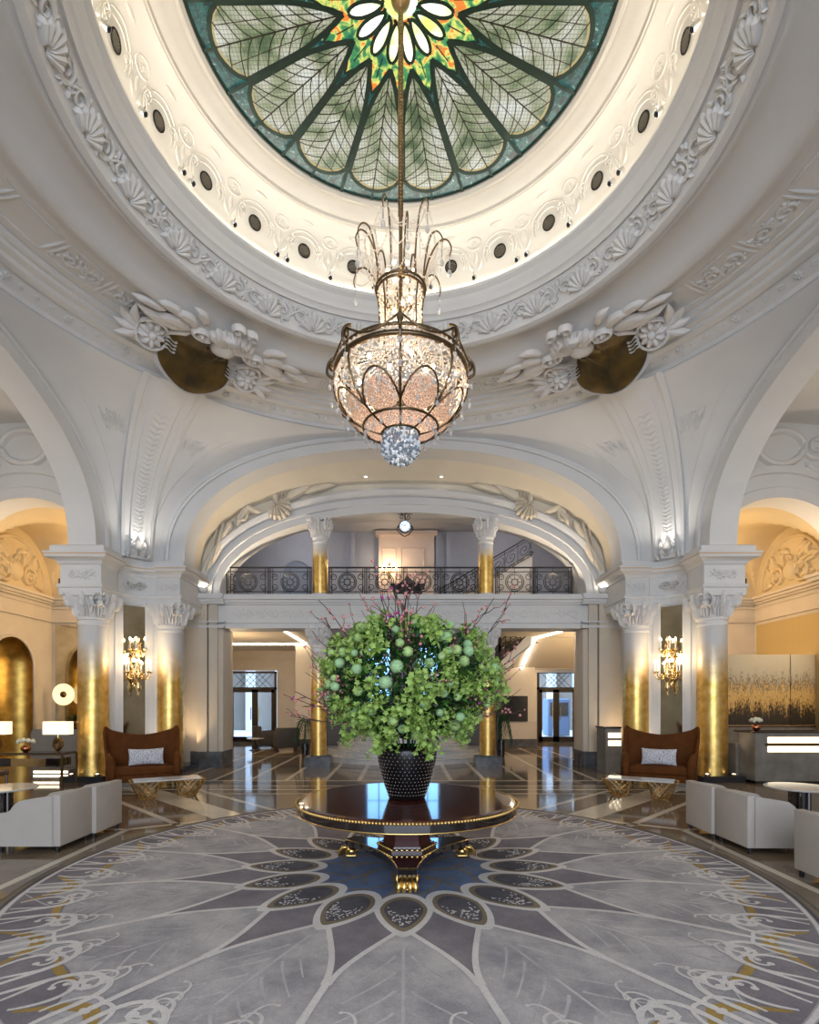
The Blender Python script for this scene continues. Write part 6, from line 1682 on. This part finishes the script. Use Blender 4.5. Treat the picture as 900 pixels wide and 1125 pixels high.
def discz(mb, prof, n=36):
    k0 = len(mb.v); mb.lathe(prof, n)
    for i in range(k0, len(mb.v)): x, y, z = mb.v[i]; mb.v[i] = (x, z, y + 1.0)
s = MB(); discz(s, [(.05, -.02), (.2, -.04), (.32, -.09), (.33, -.09), (.33, -.07), (.2, -.01), (.05, .01)]); s.build('dish', mat('dish_glow', (.8, .65, .35), .4, .6, emis=(1, .76, .42), es=.9), t, smooth=True)
s = MB(); discz(s, [(.001, -.12), (.09, -.11), (.1, -.08), (.05, -.03)]); s.build('centre_cap', 'bronze', t, smooth=True)
t = thing('potted_plant', 'small dark green plant in a copper pot on the far left sideboard', 'plant', (-9.95, 16.3, .95))
s = MB(); s.lathe([(.08, 0), (.14, .1), (.13, .2)], 18); s.lathe([(.08, 0), (.001, 0)], 18); s.build('pot', 'copper', t, smooth=True)
s = MB(); rr = random.Random(5)
for i in range(90): leafq(s, Vector((0, 0, .18)), Vector((rr.uniform(-1, 1), rr.uniform(-1, 1), rr.uniform(.1, .9))), Vector((0, 0, 1)), rr.uniform(.15, .35), .06)
s.build('leaves', 'leafd', t)
# gold niche on the left wall
s = MB(); YN, HW, ZT = 15.1, .86, 2.72
w0 = AX - 11 + .005
s.grid(lambda a, z: (w0 - .70 * sin(a), YN + HW * cos(a), z), linsp(0, PI, 21), linsp(0, ZT, 9))
s.grid(lambda a, b: (w0 - .70 * sin(a) * cos(b), YN + HW * cos(a) * (1 if True else 0) * (1) if b == 0 else YN + HW * cos(a) * cos(b), ZT + HW * sin(b)), linsp(0, PI, 21), linsp(0, PI / 2, 9))
s.build('wall_left_niche', 'gold_niche', kind='structure', smooth=True, merge=True)
s = MB(); arch = [(w0 + .02, YN - HW, 0.)] + [(w0 + .02, YN - HW * cos(a), ZT + HW * sin(a)) for a in linsp(0, PI, 25)] + [(w0 + .02, YN + HW, 0.)]
s.tube(arch, .035, 6); s.build('trim_niche', 'stone_cream', kind='structure', smooth=True)

# ================================================================== LOBBY FURNITURE
def club(label, loc, rz, proto=[None]):
    if proto[0]: return copy_tree(proto[0], loc, rz, label, 'dark lobby armchairs')
    t = thing('lobby_armchair', label, 'armchair', loc, rz, 'dark lobby armchairs'); proto[0] = t
    s = MB(); s.rbox(-.42, .42, .25, .42, .12, .82, .05, 3); s.build('backrest', 'darkfab', t, autosm=.9)
    for x in (-.42, .28): s = MB(); s.rbox(x, x + .14, -.42, .3, .12, .62, .04, 3); s.build('arm', 'darkfab', t, autosm=.9)
    s = MB(); s.rbox(-.3, .3, -.42, .28, .14, .45, .05, 3); s.build('seat', 'darkfab', t, autosm=.9)
    for x in (-.34, .34):
        for y in (-.34, .34): s = MB(); s.tube([(x, y, .14), (x, y, 0)], .025, 8); s.build('leg', 'leg', t)
club('dark taupe lobby armchair nearest the left street door', (-5.35, 20.6, 0), math.radians(120))
club('dark taupe lobby armchair behind the low table, left of the slim column', (-4.25, 19.2, 0), math.radians(200))
club('dark taupe lobby armchair hidden furthest back near the lobby corner', (-4.7, 21.9, 0), math.radians(0)) if False else None
t = thing('low_table', 'small dark low table with a pale top between the lobby armchairs', 'table', (-5.35, 19.2, 0))
s = MB(); s.lathe([(.001, .44), (.3, .44), (.3, .41), (.001, .41)], 24); s.build('tabletop', 'wtop', t); s = MB(); s.lathe([(.03, .41), (.03, .03), (.2, .02), (.2, 0)], 16); s.build('base', 'iron', t)
s = MB(); s.rbox(3.62, 4.72, 20.62, 20.69, .98, 1.96, .01, 2); tag(s.build('wall_screen', 'screen'), 'dark wide wall screen right of the right slim column in the lobby', 'screen')
for x, y, lb in ((-3.16, 17.0, 'left'), (3.05, 17.0, 'right')):
    t = thing('potted_palm', 'dark green palm half hidden behind the %s slim column under the balcony' % lb, 'plant', (x, y, 0)); t.scale = (.7, .7, 1.0 if x > 0 else .8)
    s = MB(); s.lathe([(.15, 0), (.18, .3), (.17, .5)], 20); s.lathe([(.15, 0), (.001, 0)], 20); s.build('pot', 'ebony', t, smooth=True)
    s = MB(); rr = random.Random(3); s.tube([(0, 0, .4), (0, 0, 1.3)], .03, 6)
    for k in range(14):
        a = k * 2.4; e = rr.uniform(.3, 1.); P = [Vector((.45 * q * cos(a), .45 * q * sin(a), 1.3 + e * q - (.9 + .5 * e) * q * q)) for q in linsp(0, 1, 9)]; s.tube(P, .007, 4)
        for i in range(1, 9):
            for sg_ in (-1, 1): leafq(s, P[i], (P[i] - P[i - 1]) + Vector((-sin(a), cos(a), -.2)) * sg_ * .08, Vector((0, 0, 1)), .28, .03)
    s.build('fronds', 'leafd', t)
# upper sconce
t = thing('upper_sconce', 'lit crystal wall sconce left of the hanging clock in the upper room', 'wall light', (-.50, 17.28, 5.9))
s = MB(); s.lathe([(.01, -.25), (.05, -.15), (.03, 0), (.05, .1), (.02, .3)], 12)
for k in range(4):
    a = -PI * (k + .5) / 4; s.tube([(0, 0, 0), (.12 * cos(a), .12 * sin(a), -.05), (.24 * cos(a), .24 * sin(a), .05)], .01, 5)
s.build('bracket', 'brass', t, smooth=True)
s = MB()
for k in range(4): a = -PI * (k + .5) / 4; s.ball((.24 * cos(a), .24 * sin(a), .13), .03, 8, 6, sz=1.6)
s.build('bulbs', 'bulbw', t, smooth=True)
# vault downlights
for x in (-1.33, -1.02, .95, 1.28):
    o = MB(); o.lathe([(.045, 0), (.05, .01), (.05, .03)], 16); o.lathe([(.042, .008), (.001, .008)], 16, mi=1)
    q = o.build('downlight', ['white', 'down']); q.location = (x + AX * 0, 13.98, 7.565); tag(q, 'small round downlight in the cream vault above the balcony, %s one %s of centre' % ('outer' if abs(x) > 1.1 else 'inner', 'left' if x < 0 else 'right'), 'light', 'downlights %s of the vault centre' % ('left' if x < 0 else 'right'))
# spotlights beside the piers, and warm uplighters on the cornice ends
for s_, nm in ((-1, 'left'), (1, 'right')):
    t = thing('black_spotlight', 'black cylindrical spotlight fixed to the outer side of the %s pier below the cornice' % nm, 'spotlight', (AX + s_ * 7.44, 11.75, 4.18))
    s = MB(); s.lathe([(.001, .22), (.08, .22), (.08, .0), (.07, .0), (.07, .05), (.001, .05)], 16, (0, 0, 0)); s.build('housing', 'iron', t, autosm=.6)
    s = MB(); s.lathe([(.06, .02), (.001, .02)], 16); s.build('lens', 'uplit', t)
    s = MB(); s.box(min(0, -s_ * .12), max(0, -s_ * .12), -.02, .02, .1, .14); s.build('bracket', 'iron', t)
    t = thing('cornice_uplighter', 'bright uplighter at the back wall cornice behind the %s pier' % nm, 'light', (AX + s_ * 5.18, 13.95, 4.56))
    s = MB(); s.lathe([(.06, 0), (.10, .05), (.11, .13), (.09, .13)], 16, cap=False); s.lathe([(.06, 0), (.001, 0)], 16); s.build('housing', 'white', t)
    s = MB(); s.lathe([(.095, .11), (.05, .15), (.001, .17)], 16); s.build('lens', emit('uplight_' + nm, (1, .87, .68), 20.), t)

# ================================================================== LIGHTS
def lamp(kind, name, loc, e, col=(1, 1, 1), size=.1, rot=None, **kw):
    l = bpy.data.lights.new(name, kind); l.energy = e; l.color = col
    if kind == 'AREA': l.size = size
    elif kind != 'SUN': l.shadow_soft_size = size
    for k_, v_ in kw.items(): setattr(l, k_, v_)
    o = bpy.data.objects.new(name, l); COL.objects.link(o); o.location = loc
    if rot is not None: o.rotation_euler = Vector(rot).to_track_quat('-Z', 'Y').to_euler()
    return o
WARM = (1, .74, .44); WARM2 = (1, .82, .62); COOL = (.72, .84, 1)
lamp('POINT', 'chandelier_light', (AX, YC, 5.25), 38, (1, .88, .76), .2)
lamp('POINT', 'chandelier_neck_light', (AX + .05, YC, 6.2), 14, (1, .78, .52), .1)
for qx in (-1, 1):
    lamp('POINT', 'sconce_light', (AX + qx * (6.325 - .32), YC + 6.325 - .32, 2.75), 15, (1, .78, .52), .15)
    # unseen spots floating off the pier cornice, shining up the trunk
    lamp('SPOT', 'cornice_spot', (AX + qx * 5.92, YC + 5.92, 5.12), 22, (1, .93, .82), .03, (qx * .02, .02, 1), spot_size=2.2, spot_blend=.9)
    for (p_, q_) in ((7.1, 5.2), (6.5, 5.25), (5.72, 6.45)):
        lamp('SPOT', 'column_uplight', (AX + qx * p_, YC + q_ , .17), 34, WARM2, .04, (qx * .03, .10, 1), spot_size=1.0, spot_blend=.8)
    # far bays
    lamp('POINT', 'bay_light', (AX + qx * 8.1, 15.4, 5.3), 85, WARM, .15)
    lamp('POINT', 'bay_low_light', (AX + qx * 8.0, 15.6, 2.6), 55, WARM, .15)
    lamp('SPOT', 'aisle_arch_light', (AX + qx * 10.6, 13.3, 5.0), 110, WARM2, .08, (-qx * .55, 0, 1), spot_size=1.8, spot_blend=.8)
    lamp('POINT', 'aisle_light', (AX + qx * 9.3, 8.6, 5.2), 75, (1, .88, .72), .2)
    lamp('POINT', 'vault_light', (AX + qx * 5.18, 13.93, 4.85), 75, WARM, .05)
lamp('POINT', 'lobby_light', (-5.6, 17.6, 2.7), 70, WARM, .03); lamp('POINT', 'lobby_light', (5.9, 17.4, 2.7), 70, WARM, .03)
lamp('POINT', 'lobby_light', (-3.9, 22.2, 3.4), 60, WARM, .1); lamp('POINT', 'lobby_light', (4.8, 22.4, 2.7), 40, WARM, .1)
lamp('SPOT', 'artwork_spot', (AX + 10.2, 12.6, 4.4), 160, WARM, .05, (-.25, 1, -1.3), spot_size=1.4, spot_blend=.8)  # added spot without a fixture, brightens the gold artwork
lamp('POINT', 'upper_room_light', (-.5, 17.0, 6.1), 18, (1, .75, .5), .1)
lamp('POINT', 'upper_room_light', (-3.4, 16.2, 6.9), 22, (.9, .92, 1), .2); lamp('POINT', 'upper_room_light', (3.4, 15.6, 6.9), 26, (.95, .93, 1), .2)
lamp('POINT', 'archivolt_light', (AX - 2.22, YW + .15, 6.62), 3, WARM2, .05); lamp('POINT', 'archivolt_light', (AX + 2.22, YW + .15, 6.62), 3, WARM2, .05)
for x in (-4.2, -2.9, 2.8, 4.1): lamp('SPOT', 'vault_uplight', (x, 14.06, 4.62), 45, WARM2, .02, (-x * .02, -.12, 1), spot_size=2.6, spot_blend=.8)  # extra unseen spots added to warm and brighten the vault
for x in (-5.55, 5.45): lamp('SPOT', 'jamb_uplight', (x, 13.72, .2), 60, WARM, .03, (0, .1, 1), spot_size=1.3, spot_blend=.8); None  # unseen floor spots added to warm the back wall jambs
lamp('AREA', 'daylight_street', (0, 26.5, 9), 5200, (.62, .80, 1), 14, (0, .15, -1))
lamp('AREA', 'daylight_hall', (0, -6.5, 4.2), 800, (.78, .86, 1), 9, (0, 1, .12))

# world: cool overcast daylight
w = bpy.data.worlds.new('World'); scn.world = w; w.use_nodes = True
nt = w.node_tree; bg = nt.nodes['Background']; bg.inputs[0].default_value = (.70, .84, 1, 1); bg.inputs[1].default_value = .7

# ================================================================== CAMERA
cam = bpy.data.cameras.new('camera'); co = bpy.data.objects.new('camera', cam); COL.objects.link(co)
co.location = (0, 0, 1.7); co.rotation_euler = (PI / 2, 0, 0)
cam.sensor_width = 36; cam.sensor_fit = 'AUTO'; cam.lens = 590 / 1125 * 36
cam.shift_x = 5 / 1125; cam.shift_y = (772 - 562.5) / 1125; cam.clip_end = 200; cam.clip_start = .05
scn.camera = co
scn.view_settings.view_transform = 'Standard'; scn.view_settings.look = 'None'; scn.view_settings.gamma = 1; scn.view_settings.exposure = 0.6
scn.view_settings.use_curve_mapping = False
scn.cycles.max_bounces = 8; scn.cycles.diffuse_bounces = 4; scn.cycles.sample_clamp_indirect = 4.
